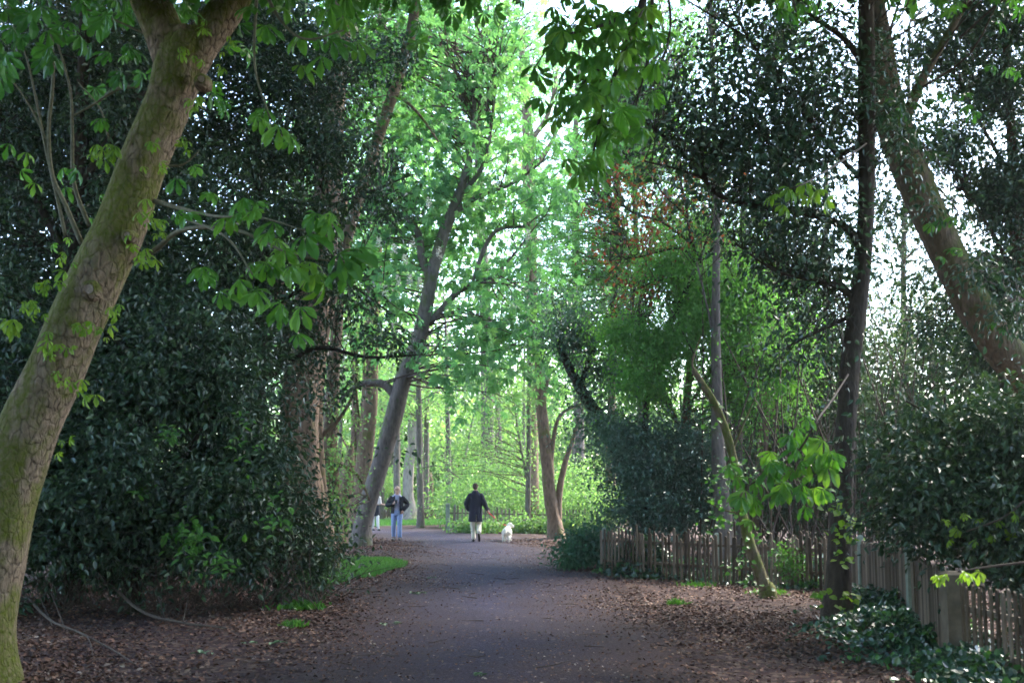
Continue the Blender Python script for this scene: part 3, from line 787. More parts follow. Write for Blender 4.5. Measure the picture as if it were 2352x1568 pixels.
tree('ivy_clad_tree', 'dark ivy covered trunk leaning left over the twisted tree', 'tree', None or (1470, 1285), [(1465, 1200, 30), (1440, 1090, 32), (1400, 1000, 32), (1350, 920, 28), (1310, 850, 22), (1282, 790, 14)], [[(1330, 890, 14), (1380, 760, 10), (1420, 660, 6)]], MB_DARK, sides=14,
     blobs=[blob(1330, 770, 28.5, 100, 120, 1.6), blob(1420, 850, 28.5, 100, 110, 1.5), blob(1400, 980, 27.5, 90, 90, 1.3), blob(1285, 730, 29, 60, 80, .8, .7), blob(1350, 900, 28, 60, 60, .7, .6), blob(1440, 720, 29, 90, 80, 1.2, .7)], n=15000, leaf=.095, mat='blue', tpl='leaf', clump=.34, per=14, gap=-.3, gf=1.2, tw=.15, soft=True)
tree('tall_tree', 'tall bare topped trunk showing against the white sky above the twisted tree', 'tree', (1222, 1200), [(1222, 900, 26), (1220, 600, 28), (1215, 430, 30), (1212, 300, 26), (1205, 200, 20), (1195, 60, 14)], [[(1214, 330, 14), (1260, 260, 10), (1280, 160, 6)], [(1214, 400, 12), (1265, 330, 10), (1290, 270, 7)], [(1210, 250, 12), (1170, 190, 8), (1120, 120, 5)]], MB_BROWN, sides=12, d=50,
     blobs=[blob(1200, 180, 50, 130, 110, 3, .5), blob(1270, 480, 50, 90, 80, 2.5, .45), blob(1340, 620, 50, 70, 60, 2, .35)], n=1100, leaf=.42, mat='bright', tpl='palm5', clump=.7, per=12, tw=.7, twr=.025)
tree('tall_tree', 'dark thin trunk against the white gap right of the tall bare topped one', 'tree', (1400, 1200), [(1405, 900, 20), (1412, 600, 19), (1416, 480, 17), (1420, 350, 13), (1425, 150, 9)], [[(1415, 560, 8), (1460, 440, 5), (1500, 300, 3)], [(1414, 520, 8), (1370, 430, 5), (1340, 330, 3)], [(1418, 420, 7), (1470, 300, 4), (1510, 150, 3)]], MB_BROWN, sides=10, d=46,
     blobs=[blob(1440, 330, 46, 140, 160, 3, .4), blob(1380, 500, 46, 90, 100, 2, .35)], n=500, leaf=.3, mat='bright', tpl='palm5', clump=.6, per=8, tw=.9, twr=.02)
# distant trunks beyond the lawn
tree('plane_tree', 'pale pinkish trunk with knobbly rings beyond the lawn behind the man in the hoodie', 'tree', (943, 1196), [(943, 1178, 34), (938, 1140, 26), (938, 1090, 24), (945, 1020, 20), (948, 900, 16), (950, 760, 12)], [[(945, 1020, 9), (958, 960, 7), (975, 880, 5)]], MB_PALE, sides=14, bump=.10, flare=1.35,
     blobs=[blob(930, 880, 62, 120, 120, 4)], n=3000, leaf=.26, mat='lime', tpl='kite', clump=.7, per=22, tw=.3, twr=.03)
tree('slim_tree', 'straight bare grey stem like a post on the far edge of the lawn', 'tree', (966, 1212), [(966, 1170, 16), (965, 1100, 15), (963, 1020, 14), (962, 940, 13), (960, 820, 10)], [[(966, 1075, 4), (1010, 1070, 4), (1060, 1100, 3)]], MB_GREY, sides=10, bump=.03,
     blobs=[blob(965, 880, 51, 110, 70, 2)], n=2200, leaf=.14, mat='lime', tpl='kite', clump=.5, per=22, up=.85, tw=.3, twr=.02)
tree('slim_tree', 'brownish stem just left of the pale knobbly trunk', 'tree', (912, 1200), [(912, 1150, 17), (911, 1080, 15), (912, 980, 13), (915, 850, 9)], [], MB_GREY, sides=10, d=58, blobs=[blob(900, 900, 58, 70, 90, 2)], n=1200, leaf=.2, mat='lime', tpl='kite', clump=.6, per=22)
tree('broken_tree', 'reddish broken stump of a tree behind the grey post like stem', 'tree', (988, 1190), [(988, 1150, 15), (988, 1110, 14), (984, 1085, 12)], [[(988, 1110, 9), (980, 1100, 12), (976, 1088, 10)]], MB_WARM, sides=10, d=66, bump=.15)

# far green wood closing the view, and the bright trees in front of it
mb = MB()
blobs = [blob(x, y, d, rx, ry, 5, w) for x, y, d, rx, ry, w in [
    (700, 1080, 72, 150, 110, 1), (860, 1060, 80, 140, 130, 1), (1000, 1080, 84, 140, 110, 1), (1130, 1060, 86, 140, 130, 1), (1270, 1070, 80, 130, 120, 1), (1400, 1050, 74, 130, 140, 1), (1540, 1020, 70, 140, 170, .8), (1700, 1000, 70, 150, 180, .8), (1880, 1000, 66, 160, 170, .8), (2080, 1040, 62, 160, 120, .8), (2280, 1050, 60, 160, 130, .8),
    (560, 1060, 66, 160, 130, 1), (760, 880, 76, 150, 130, .7), (960, 900, 88, 170, 110, .7), (1130, 900, 90, 170, 100, .8), (1000, 980, 70, 150, 70, .5), (1150, 1000, 72, 120, 60, .5), (1350, 900, 80, 120, 130, .6), (350, 1050, 60, 200, 150, .8), (100, 1050, 58, 200, 150, .8),
    (900, 700, 90, 200, 180, .35), (1060, 640, 92, 190, 180, .3), (760, 600, 80, 180, 250, .5), (1000, 300, 95, 260, 300, .35), (1230, 1140, 66, 120, 50, .8), (1080, 1150, 66, 120, 45, .8)]]
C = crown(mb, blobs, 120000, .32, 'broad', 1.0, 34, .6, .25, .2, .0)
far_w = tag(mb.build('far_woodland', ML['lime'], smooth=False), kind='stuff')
# trunks of the far wood
mb = MB()
for i in range(60):
    x = rng.uniform(350, 2300); d = rng.uniform(58, 84); w = rng.uniform(5, 13)
    b0 = P(x, 1118, d); b0[2] = 0
    h = rng.uniform(7, 14); lean = rng.normal(0, .6)
    tube(mb, [b0 - np.array([0, 0, .2]), b0 + np.array([lean * .4, 0, h * .5]), b0 + np.array([lean, 0, h])], [M(w, d) * .6, M(w, d) * .45, M(w, d) * .2], 7, 4, .08)
tag(mb.build('trunks', MB_GREY, far_w), kind='stuff')
# low leafy shrubs beyond the far fence
mb = MB()
crown(mb, [blob(x, y, d, rx, ry, 2.0, 1) for x, y, d, rx, ry in [(1060, 1150, 52, 70, 40), (1180, 1140, 52, 80, 45), (1120, 1165, 50, 60, 25), (1330, 1130, 46, 60, 70), (1380, 1170, 44, 60, 50), (870, 1110, 64, 60, 45), (1260, 1160, 50, 60, 40), (1150, 1080, 54, 120, 40)]], 24000, .13, 'kite', .4, 26, .7, .2, .2, .05)
crown(mb, [(np.array([x, y, .2]), np.array([rx, .6, .3]), 1) for x, y, rx in [(-1.3, 45.3, 1.0), (.6, 45, 1.2), (2.2, 44, 1.0)]], 5000, .12, 'broad', .2, 20, .7, .2, .1, .02)
tag(mb.build('undergrowth', ML['lime'], smooth=False), kind='stuff')

# bright chestnuts filling the upper centre
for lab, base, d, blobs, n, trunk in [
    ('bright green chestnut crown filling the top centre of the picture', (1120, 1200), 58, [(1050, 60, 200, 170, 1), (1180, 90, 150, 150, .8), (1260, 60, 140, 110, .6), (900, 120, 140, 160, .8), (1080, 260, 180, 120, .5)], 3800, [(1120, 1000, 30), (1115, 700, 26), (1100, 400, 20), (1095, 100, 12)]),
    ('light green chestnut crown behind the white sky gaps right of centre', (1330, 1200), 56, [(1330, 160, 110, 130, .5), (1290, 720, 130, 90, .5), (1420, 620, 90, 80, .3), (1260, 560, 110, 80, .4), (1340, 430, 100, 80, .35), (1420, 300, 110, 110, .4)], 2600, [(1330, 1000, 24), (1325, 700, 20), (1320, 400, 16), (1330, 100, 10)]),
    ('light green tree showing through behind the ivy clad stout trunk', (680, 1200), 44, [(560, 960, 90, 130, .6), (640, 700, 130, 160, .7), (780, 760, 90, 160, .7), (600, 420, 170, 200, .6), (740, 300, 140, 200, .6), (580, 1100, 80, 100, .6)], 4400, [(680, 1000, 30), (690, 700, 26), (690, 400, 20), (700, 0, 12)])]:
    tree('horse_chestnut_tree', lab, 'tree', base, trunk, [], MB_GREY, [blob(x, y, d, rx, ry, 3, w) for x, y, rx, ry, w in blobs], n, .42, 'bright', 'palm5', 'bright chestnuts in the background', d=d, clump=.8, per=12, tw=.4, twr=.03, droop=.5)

for lab, base, d, rows, limbs, blobs, n, mat in [
    ('pale twiggy tree against the white sky behind the top of the dark crown', (1660, 1200), 40, [(1655, 800, 20), (1645, 500, 17), (1640, 250, 13), (1630, 0, 8)], [[(1644, 450, 9), (1720, 280, 6), (1800, 80, 3)], [(1642, 350, 8), (1560, 180, 5), (1500, 0, 3)], [(1650, 600, 9), (1760, 420, 6), (1850, 200, 3)]], [(1680, 160, 170, 200, .5), (1560, 420, 140, 130, .8), (1800, 200, 150, 220, .4), (1640, 560, 140, 110, .8), (1700, 40, 260, 130, .6), (1880, 60, 140, 150, .5)], 4200, 'weed'),
    ('thin pale tree with spreading twigs seen between the two dark trunks on the right', (2090, 1220), 38, [(2080, 900, 15), (2075, 600, 12), (2085, 300, 9), (2090, 50, 5)], [[(2076, 600, 7), (2000, 400, 4), (1950, 200, 2)], [(2078, 500, 7), (2160, 300, 4), (2230, 120, 2)]], [(2060, 840, 80, 120, .6), (2150, 250, 130, 160, .3), (1960, 300, 100, 200, .5), (2080, 560, 100, 180, .7), (2250, 80, 160, 150, .5), (2080, 760, 70, 120, .4)], 3400, 'grey'),
    ('light green tree filling the gap between the tall dark trunk and the copper leaves', (1480, 1200), 44, [(1470, 900, 16), (1462, 600, 13), (1455, 350, 8)], [[(1465, 650, 7), (1520, 480, 4)], [(1464, 600, 7), (1400, 450, 4)]], [(1490, 540, 140, 120, .9), (1400, 680, 130, 100, .8), (1320, 560, 90, 110, .6), (1330, 400, 90, 90, .4), (1540, 330, 130, 120, .4), (1440, 300, 110, 120, .5), (1500, 120, 150, 130, .5)], 11000, 'hawth')]:
    tree('woodland_tree', lab, 'tree', base, rows, limbs, MB_GREY, [blob(x, y, d, rx, ry, 2.0, w) for x, y, rx, ry, w in blobs], n, .32, mat, 'palm5', 'pale trees behind the right side', d=d, clump=.6, per=9, tw=1.0, twr=.02, droop=.5, sides=10)

# ================================================================== RIGHT SIDE, BEHIND THE FENCE
tree('hawthorn_tree', 'fresh green fine leaved tree above the dark bush behind the fence', 'tree', (1560, 1295), [(1560, 1200, 26), (1570, 1050, 22), (1580, 900, 18), (1600, 750, 12)], [[(1570, 1000, 10), (1500, 850, 7), (1450, 760, 4)], [(1575, 950, 10), (1660, 800, 7), (1720, 680, 4)]], MB_BROWN, sides=10,
     blobs=[blob(1520, 790, 25.6, 120, 120, 1.2), blob(1600, 700, 26, 130, 190, 1.4), blob(1690, 680, 26.5, 130, 220, 1.5, .8), blob(1790, 820, 27, 100, 170, 1.2, .6), blob(1480, 880, 25.4, 80, 80, .9), blob(1620, 560, 26.4, 110, 130, 1.2, .5), blob(1700, 900, 26.4, 100, 120, 1, .6), blob(1420, 760, 26, 80, 110, .9, .5), blob(1540, 620, 26, 90, 100, 1, .5)], n=105000, leaf=.072, mat='hawth', tpl='kite', clump=.26, per=24, tw=.3, soft=True, droop=.7, gap=-.25, gf=1.0)
tree('holly_bush', 'rounded dark blue green bush behind the far stretch of fence', 'bush', (1480, 1300), [(1480, 1240, 30), (1490, 1140, 24), (1500, 1000, 14)], [[(1485, 1200, 14), (1560, 1080, 8)], [(1485, 1180, 14), (1430, 1080, 8)]], MB_DARK,
     [blob(1480, 1080, 25.5, 110, 130, 1.3), blob(1560, 1040, 25.8, 120, 130, 1.3), blob(1430, 1170, 25.3, 60, 60, .8), blob(1540, 1180, 25.5, 110, 60, 1), blob(1620, 1130, 25.8, 80, 100, 1), blob(1440, 1000, 25.6, 60, 60, .8)], 30000, .085, 'blue', 'leaf', tw=.12, clump=.3, per=24, soft=True)
tree('grey_trunk_tree', 'pale grey trunk standing at the fence left of the crooked mossy stem', 'tree', (1663, 1312), [(1663, 1260, 52), (1660, 1180, 42), (1652, 1080, 34), (1648, 980, 27), (1646, 880, 24), (1644, 700, 20), (1648, 400, 15)], [[(1650, 900, 9), (1640, 780, 7), (1600, 600, 4)]], MB_GREY, sides=16, bump=.05,
     blobs=[blob(1660, 420, 25, 130, 160, 1.5, .5)], n=900, leaf=.12, mat='grey', tpl='leaf', clump=.4, per=14, tw=.7)
tree('grey_trunk_tree', 'slim pale trunk a little right of the pale grey one at the fence', 'tree', (1690, 1290), [(1690, 1180, 26), (1694, 1050, 24), (1698, 900, 22), (1702, 760, 20), (1706, 600, 17), (1710, 300, 12)], [], MB_GREY, sides=12, bump=.04,
     blobs=[blob(1740, 480, 28, 130, 180, 1.5, .5)], n=900, leaf=.12, mat='grey', tpl='leaf', clump=.4, per=14, tw=.7)
for px, base_y, w, lab in [(1780, 1280, 14, 'thin grey stem among the thicket midway along the fence'), (1835, 1275, 10, 'very thin stem in the thicket left of the dark slim trunk'), (1885, 1270, 18, 'brownish stem half hidden behind the dark slim trunk'), (1735, 1285, 24, 'leaning dim trunk low behind the crooked mossy stem')]:
    lean = 40 if w == 24 else rng.uniform(-15, 15)
    tree('slim_tree', lab, 'tree', (px, base_y), [(px + lean * .2, 1150, w), (px + lean * .5, 1000, w * .9), (px + lean * .8, 800, w * .75), (px + lean, 600, w * .6), (px + lean * 1.2, 350, w * .4)], [], MB_BROWN, sides=10,
         blobs=[blob(px + lean, 520, GD(base_y), 90, 160, 1.4, .5)], n=700, leaf=.11, mat='grey', tpl='leaf', clump=.4, per=14, tw=.6)
# grey-green thicket: stems and small leaves
mb = MB()
C = crown(mb, [blob(x, y, d, rx, ry, 2.0, w) for x, y, d, rx, ry, w in [(1780, 1000, 31, 120, 200, 1), (1880, 900, 32, 110, 220, 1), (1740, 820, 31, 110, 160, .8), (1960, 1050, 29, 120, 150, 1), (2080, 1050, 27, 110, 160, 1), (1850, 1150, 29, 150, 80, 1), (1700, 1130, 30, 100, 90, 1), (2200, 900, 27, 130, 220, .8), (2320, 850, 26, 120, 300, .8), (1830, 680, 32, 130, 150, .8), (1700, 600, 32, 160, 120, .6), (2060, 830, 30, 70, 120, .35), (1980, 850, 30, 70, 160, .7), (2450, 900, 25, 150, 350, .6)]],
      95000, .125, 'kite', .38, 26, .6, .3, .2, .05)
th = tag(mb.build('thicket', ML['grey'], smooth=False), kind='stuff')
mb = MB()
for i in range(260):
    px = rng.uniform(1560, 2420); d = rng.uniform(24, 34)
    b0 = P(px, 1118, d); b0[2] = 0
    h = rng.uniform(1.5, 8); a = rng.normal(0, .25)
    e = b0 + np.array([math.sin(a) * h, rng.uniform(-.5, .5), h]); mid = (b0 + e) / 2 + rng.normal(size=3) * .15
    tube(mb, [b0, mid, e], [.022, .016, .006], 5, 4, caps=False)
tag(mb.build('stems', MB_TWIG, th), kind='stuff')

# red-leaved young tree
tr_, sr = tree('copper_leaved_tree', 'dark thin slanting tree with sparse red leaves left of the big dark crown', 'tree', (1500, 1320), [(1480, 1100, 15), (1488, 900, 14), (1515, 800, 14), (1530, 765, 14), (1560, 700, 15), (1590, 640, 14), (1606, 598, 13)],
     [[(1606, 600, 10), (1585, 540, 8), (1575, 470, 6), (1560, 400, 4)], [(1606, 600, 9), (1660, 560, 6), (1750, 580, 3)], [(1600, 605, 8), (1560, 570, 6), (1470, 590, 4), (1400, 600, 2)], [(1590, 560, 8), (1520, 510, 5), (1440, 480, 3), (1400, 400, 2)], [(1580, 500, 6), (1520, 440, 4), (1480, 370, 2)], [(1590, 640, 6), (1530, 640, 4), (1440, 670, 2)], [(1606, 598, 7), (1640, 500, 5), (1640, 420, 3)]], MB_DARK, sides=9, d=25.6,
     blobs=[blob(1500, 420, 25.6, 120, 60, 1.0), blob(1560, 520, 25.6, 130, 80, 1.0), blob(1430, 560, 25.6, 90, 90, 1.0), blob(1470, 680, 25.6, 70, 60, .8), blob(1400, 430, 25.6, 60, 50, .7), blob(1650, 420, 25.6, 60, 60, .6)], n=1300, leaf=.09, mat='red', tpl='broad', clump=.14, per=5, tw=.9, twr=.010, flare=1.0, twmax=1.2)

# crooked mossy stem in front of the fence
ts, ss = tree('crooked_sapling', 'crooked mossy stem leaning left in front of the picket fence', 'tree', (1763, 1378), [(1756, 1345, 29), (1742, 1305, 27), (1722, 1250, 25), (1708, 1190, 20), (1697, 1120, 19), (1684, 1050, 18), (1664, 980, 18), (1640, 925, 17), (1612, 880, 15), (1592, 848, 12)], [[(1600, 860, 6), (1590, 830, 5), (1610, 770, 3)], [(1680, 1040, 6), (1705, 980, 4), (1740, 900, 2)], [(1705, 1180, 5), (1660, 1170, 3), (1620, 1150, 2)]],
     barkmat('crooked_mossy_bark', (.06, .042, .026), (.22, .165, .105), (.08, .10, .014), .55, 1.2, .8), sides=14, bump=.09, flare=1.35)
cb = MB()
for (px, py) in [(1660, 1105), (1650, 1150), (1690, 1110), (1640, 1200), (1700, 1290), (1720, 1330), (1640, 960), (1615, 910), (1690, 1165), (1660, 1080), (1700, 1070), (1730, 1240), (1660, 1190)]:
    for j in range(16):
        leaves_at(cb, [(px + rng.normal(0, 22), py + rng.normal(0, 16), rng.uniform(8, 15))], GD(1378) - .1, 'ivy', .5, .2)
cb.build('sprout_leaves', ML['weed'], ts, smooth=False)

# dark slim holly trunk and its open crown
t11, s11 = tree('holly_tree', 'slim dark trunk on the right with a wide glossy dark crown', 'tree', (1925, 1425), [(1925, 1350, 58), (1930, 1220, 52), (1936, 1080, 49), (1944, 960, 46), (1952, 840, 46), (1966, 740, 44), (1978, 640, 42), (1988, 520, 39), (1990, 380, 38), (1990, 220, 40), (1990, 80, 38), (1988, -80, 34), (1980, -400, 26)],
     [[(1960, 680, 22), (1920, 655, 17), (1860, 640, 13), (1780, 620, 9), (1690, 560, 5)], [(1972, 560, 24), (1940, 520, 18), (1850, 490, 15), (1720, 470, 13), (1640, 440, 12), (1600, 380, 11), (1520, 310, 9), (1430, 240, 6)], [(1620, 410, 9), (1560, 390, 6), (1480, 370, 4)], [(1985, 150, 20), (1940, 90, 14), (1870, 40, 10), (1790, -20, 8)], [(1988, 420, 14), (1900, 330, 10), (1800, 200, 8), (1720, 90, 5), (1660, -20, 4)],
      [(1968, 720, 12), (1880, 760, 8), (1800, 800, 4)], [(1985, 330, 12), (1860, 380, 8), (1750, 330, 5)], [(1720, 90, 7), (1640, 40, 5), (1560, -10, 4)]], MB_DARK, sides=18, bump=.05,
     blobs=[blob(1700, 240, 15.5, 230, 240, 1.3, .55), blob(1560, 230, 15.4, 90, 110, .8, .3), blob(1620, 330, 15.5, 110, 90, .8, .5), blob(1790, 350, 15.8, 190, 160, 1.2, .7), blob(1880, 260, 16, 150, 160, 1.0, .8), blob(1820, 520, 15.8, 170, 130, 1.0, .8), blob(1860, 620, 16, 130, 80, .8, .9), blob(1740, 600, 15.8, 80, 60, .6, .5), blob(1850, 760, 16, 110, 80, .8, .6), blob(1900, 90, 16, 130, 110, 1, .6), blob(1720, 60, 15.5, 150, 80, 1, .4), blob(1640, 500, 15.5, 70, 70, .6, .25), blob(2080, 250, 15.5, 90, 200, .9, .45), blob(1850, -180, 15, 350, 150, 1.8, .5), blob(1940, 900, 15.6, 60, 130, .5, .3), blob(1780, 860, 15.9, 70, 60, .5, .25)],
     n=17500, leaf=.098, mat='hollyR', tpl='leaf', gap=-.3, gf=1.2, clump=.28, per=8, up=.45, droop=.45, hollow=.05, tw=.7, twr=.008, twmax=1.2)
cb = MB()
for (px, py) in [(1925, 1160), (1945, 1195), (1920, 1225), (1950, 1235), (1930, 1285), (1900, 1365), (1950, 1370), (1925, 1400), (1960, 1200)]:
    leaves_at(cb, [(px + rng.normal(0, 18), py + rng.normal(0, 9), rng.uniform(12, 20)) for j in range(10)], GD(1425) - .3, 'ivy', .5, .06)
cb.build('sprout_leaves', ML['sprout'], t11, smooth=False)

# leaning thick trunk, far right
t12, s12 = tree('horse_chestnut_tree', 'thick brown trunk leaning left out of the right edge above the fence', 'tree', (2640, 1380), [(2560, 1180, 92), (2450, 980, 88), (2360, 870, 86), (2290, 785, 84), (2225, 680, 82), (2165, 560, 82), (2112, 440, 84), (2068, 330, 84), (2035, 220, 78), (2018, 110, 66), (2005, 0, 52), (1985, -200, 44), (1940, -600, 30)],
     [[(2060, 320, 30), (2120, 180, 22), (2200, 40, 16), (2300, -150, 10)], [(2110, 440, 12), (2150, 430, 8), (2180, 460, 4)], [(2020, 120, 26), (1960, -60, 20), (1800, -300, 14)]], MB_LEAN, sides=26, bump=.05,
     blobs=[blob(1900, -500, 14, 700, 200, 4, 1), blob(2400, -300, 15, 350, 250, 2.5, .6), blob(1500, -620, 11, 500, 180, 3, .8)], n=3600, leaf=.36, mat='chest', tpl='palm', clump=.5, per=12, tw=.3, twr=.015)
cb = MB()
leaves_at(cb, [(2050, 225, 60), (2075, 250, 70), (2100, 235, 70), (2065, 260, 60), (2140, 225, 60), (2175, 215, 55), (2215, 215, 60), (2240, 255, 70), (2225, 240, 60), (2280, 150, 60), (2320, 155, 60), (2340, 165, 55), (2190, 500, 55), (2215, 505, 60), (2160, 505, 60), (2190, 570, 50), (2210, 575, 55), (2165, 590, 50), (2140, 515, 50), (2280, 740, 40), (2300, 755, 40)], GD(1380) - 1.6, 'palmn', .5, .15)
cb.build('spray_leaves', ML['chest'], t12, smooth=False)

# hollies on the far right
tree('holly_bush', 'dense dark glossy bush hanging over the near pickets of the fence', 'bush', (2380, 1460), [(2380, 1300, 60), (2360, 1150, 44), (2330, 1000, 30), (2300, 860, 16)], [[(2370, 1200, 22), (2250, 1120, 14), (2120, 1080, 7)], [(2350, 1100, 18), (2220, 1000, 11), (2080, 920, 5)]], MB_DARK,
     [blob(2240, 1090, 13.6, 170, 140, 1.0), blob(2150, 1180, 13.4, 130, 80, .7), blob(2300, 1210, 13.0, 130, 110, .8), blob(2340, 1010, 13.8, 140, 130, 1.0, .8), blob(2120, 1060, 14, 110, 90, .8, .7), blob(2190, 990, 14.2, 100, 80, .8, .5), blob(2450, 1150, 13.2, 150, 250, 1, .7), blob(2330, 1330, 12.4, 150, 60, .5, .35)], 30000, .085, 'holly', 'leaf', tw=.15, clump=.24, per=20, gap=-.25, gf=1.3, up=.5, droop=.4)
tree('holly_tree', 'tall dark evergreen against the white sky in the upper right corner', 'tree', (2345, 1362), [(2345, 1000, 40), (2340, 700, 34), (2335, 560, 30), (2325, 350, 24), (2310, 100, 16), (2300, -200, 8)], [[(2340, 650, 14), (2270, 520, 9), (2200, 420, 5)], [(2330, 420, 12), (2250, 280, 8), (2180, 150, 4)], [(2330, 500, 10), (2400, 350, 6)], [(2318, 250, 9), (2240, 120, 6), (2160, 20, 3)]], barkmat('reddish_bark', (.05, .025, .018), (.16, .085, .06), None, 0, 1, .6), sides=14,
     blobs=[blob(2300, 450, 19.4, 120, 170, 1.2), blob(2250, 650, 19.4, 130, 150, 1.1, .8), blob(2290, 200, 19.4, 130, 150, 1.2, .7), blob(2180, 330, 19.2, 100, 130, .9, .55), blob(2150, 120, 19.2, 100, 110, .9, .5), blob(2230, 30, 19.4, 140, 110, 1, .6), blob(2430, 400, 19.4, 140, 400, 1.3, .8), blob(2120, 760, 19.4, 70, 90, .7, .35), blob(2300, 800, 19.3, 130, 100, 1, .9), blob(2080, 640, 19.4, 50, 80, .5, .25), blob(2060, 480, 19.2, 60, 130, .6, .25), blob(2070, 300, 16.9, 60, 110, .4, .45), blob(2150, 470, 16.8, 70, 50, .4, .4), blob(2250, 620, 16.8, 80, 60, .4, .5), blob(2020, 120, 16.9, 50, 90, .4, .4), blob(2330, 720, 16.8, 70, 70, .4, .6), blob(2330, 60, 19.3, 120, 130, 1, .5)], n=38000, leaf=.09, mat='hollyR', tpl='leaf', clump=.22, per=9, soft=True, up=.45, droop=.45, hollow=.05, tw=.5, twr=.008, twmax=1.2)

# chestnut sprays at upper right of centre: hanging branch of a tree whose trunk stands outside the picture
b0 = P(1550, 1118, 9.5)
rs = empty('chestnut_bough', P(1560, -420, 9.5), 'drooping green chestnut bough hanging from above right of centre', 'branch')
cb = MB()
items = []
for (px, py, rx, ry, n) in [(1400, 50, 110, 60, 26), (1350, 170, 90, 80, 26), (1340, 250, 70, 70, 16), (1380, 310, 60, 60, 12), (1360, 380, 60, 50, 12), (1470, 120, 70, 80, 14), (1500, 40, 70, 50, 12), (1300, 60, 60, 60, 10), (1410, 230, 60, 70, 12), (1450, 290, 50, 50, 6), (1280, 100, 40, 40, 4), (1230, 155, 30, 20, 2)]:
    for j in range(n): items.append((px + rng.normal(0, rx * .5), py + rng.normal(0, ry * .5), rng.uniform(75, 125)))
leaves_at(cb, items, 9.5, 'palmn', .35, .5)
cb.build('leaves', ML['lit_chest'], rs, smooth=False)
tb = MB()
for l in ([(1560, -420, 30), (1520, -150, 24), (1470, 20, 18), (1420, 150, 12), (1380, 260, 8), (1360, 370, 5)], [(1470, 20, 12), (1380, 60, 8), (1280, 90, 5), (1225, 160, 3)], [(1430, 130, 8), (1350, 180, 6), (1310, 250, 4)], [(1500, -60, 10), (1490, 120, 7), (1450, 280, 4)], [(1520, -80, 9), (1540, 60, 6), (1500, 200, 3)]):
    lp, lr = path_pts(l, 9.5); tube(tb, lp, lr, 7, 6, .05)
tb.build('limb', MB_DARK, rs)
for lab, d, stem, items in [
    ('small green chestnut spray hanging before the dark crown left of the slim dark trunk', 11, [(1990, 330, 5, 4.4), (1930, 372, 5, 2), (1850, 420, 4), (1790, 440, 3)], [(1780, 445, 75), (1810, 430, 90), (1800, 470, 80), (1850, 420, 90), (1880, 435, 95), (1900, 455, 85), (1840, 445, 80)]),
    ('lit green chestnut spray hanging low left of the slim dark trunk', 12, [(1948, 860, 5, 3.4), (1910, 920, 5, 1.5), (1880, 960, 5), (1830, 1040, 6), (1760, 1090, 5), (1710, 1120, 3)], [(1830, 980, 87), (1850, 1000, 100), (1890, 1010, 100), (1920, 1040, 100), (1900, 1070, 106), (1860, 1060, 106), (1800, 1060, 106), (1770, 1080, 106), (1800, 1110, 106), (1840, 1110, 100), (1730, 1100, 106), (1710, 1125, 106), (1735, 1150, 93), (1790, 1130, 93), (1870, 1120, 100), (1815, 1000, 87), (1780, 1050, 93), (1700, 1140, 87), (1880, 1040, 100), (1820, 880, 62), (1790, 880, 62)]),
    ('green chestnut leaves hanging at the top edge right of centre', 10, [(1850, -120, 12), (1820, -40, 8), (1830, 40, 4)], [(1790, 20, 90), (1820, 35, 90), (1840, 10, 90), (1870, 5, 80), (1800, -10, 90)]),
    ('bright flat chestnut leaves lying over the fence post', 11.0, [(2360, 1290, 8), (2280, 1300, 6), (2200, 1312, 4)], [(2170, 1318, 70), (2215, 1312, 70), (2250, 1312, 70), (2210, 1325, 50), (2150, 1320, 60)]),
    ('yellow green chestnut leaves lit low in the dark bush at right', 12.2, [(2352, 1150, 8), (2300, 1190, 6), (2220, 1220, 4)], [(2170, 1195, 45), (2200, 1215, 50), (2250, 1190, 50), (2290, 1195, 45), (2320, 1225, 55), (2240, 1240, 45), (2180, 1240, 45), (2330, 1180, 50), (2280, 1230, 40), (2210, 1180, 45)])]:
    p0 = P(stem[0][0], stem[0][1], d)
    ro = empty('chestnut_spray', p0, lab, 'branch', 'chestnut sprays on the right')
    cb = MB(); leaves_at(cb, items + ([(x_ + rng.normal(0, 28), y_ + rng.normal(0, 24), w_ * .8) for x_, y_, w_ in items] if d == 12 else []), d, 'palmn', .5 if d != 11.0 else 0, .2); cb.build('leaves', ML['sprout' if d in (12.2, 11.0) else 'lit_chest'], ro, smooth=False)
    tb = MB(); lp, lr = path_pts(stem, d); tube(tb, lp, np.minimum(lr, .012), 6, 6); tb.build('stem', MB_TWIG, ro)

mb = MB()  # unseen surrounding trees, with canopy lumps added to block sun and sky
bl = [(np.array([x, y, z]), np.array(r), w) for x, y, z, r, w in [
    (-5, 3, 9.5, (5, 5, 1.8), 1), (3, 1, 9.5, (5, 5, 1.8), 1), (0, 9, 10, (5, 4, 1.6), .9), (7, 8, 10, (4, 5, 2), 1), (-8, 10, 11, (5, 5, 2.2), 1), (-9, 17, 12.5, (5, 4, 2), .8), (9, 15, 11.5, (4, 4, 2), .8),
    (-4, 14.5, 10.2, (3.5, 3.5, 1.3), 1), (-7, 13, 10.5, (4, 4, 1.5), 1), (3, 13, 10.2, (3, 3, 1.2), .8), (0, 20, 13.6, (6, 5, 1.5), .8), (-3.5, 27, 17, (5, 5, 2), .8), (4.5, 27, 16.5, (5, 5, 2), .8), (9, 28, 17.5, (6, 6, 2), 1), (7, 21, 15, (4, 4, 1.6), .8), (10, 36, 21, (6, 5, 2), .8), (-12, 2, 4, (4, 8, 4.5), 1), (12, 3, 4, (4, 8, 4.5), 1), (0, -14, 5, (14, 4, 5.5), 1.3), (-9, -8, 5, (5, 5, 5), 1), (9, -8, 5, (5, 5, 5), 1), (0, -6, 10.5, (8, 5, 2), 1)]]
ov = [b_ for b_ in bl if b_[0][2] > 8]; lo = [b_ for b_ in bl if b_[0][2] <= 8]
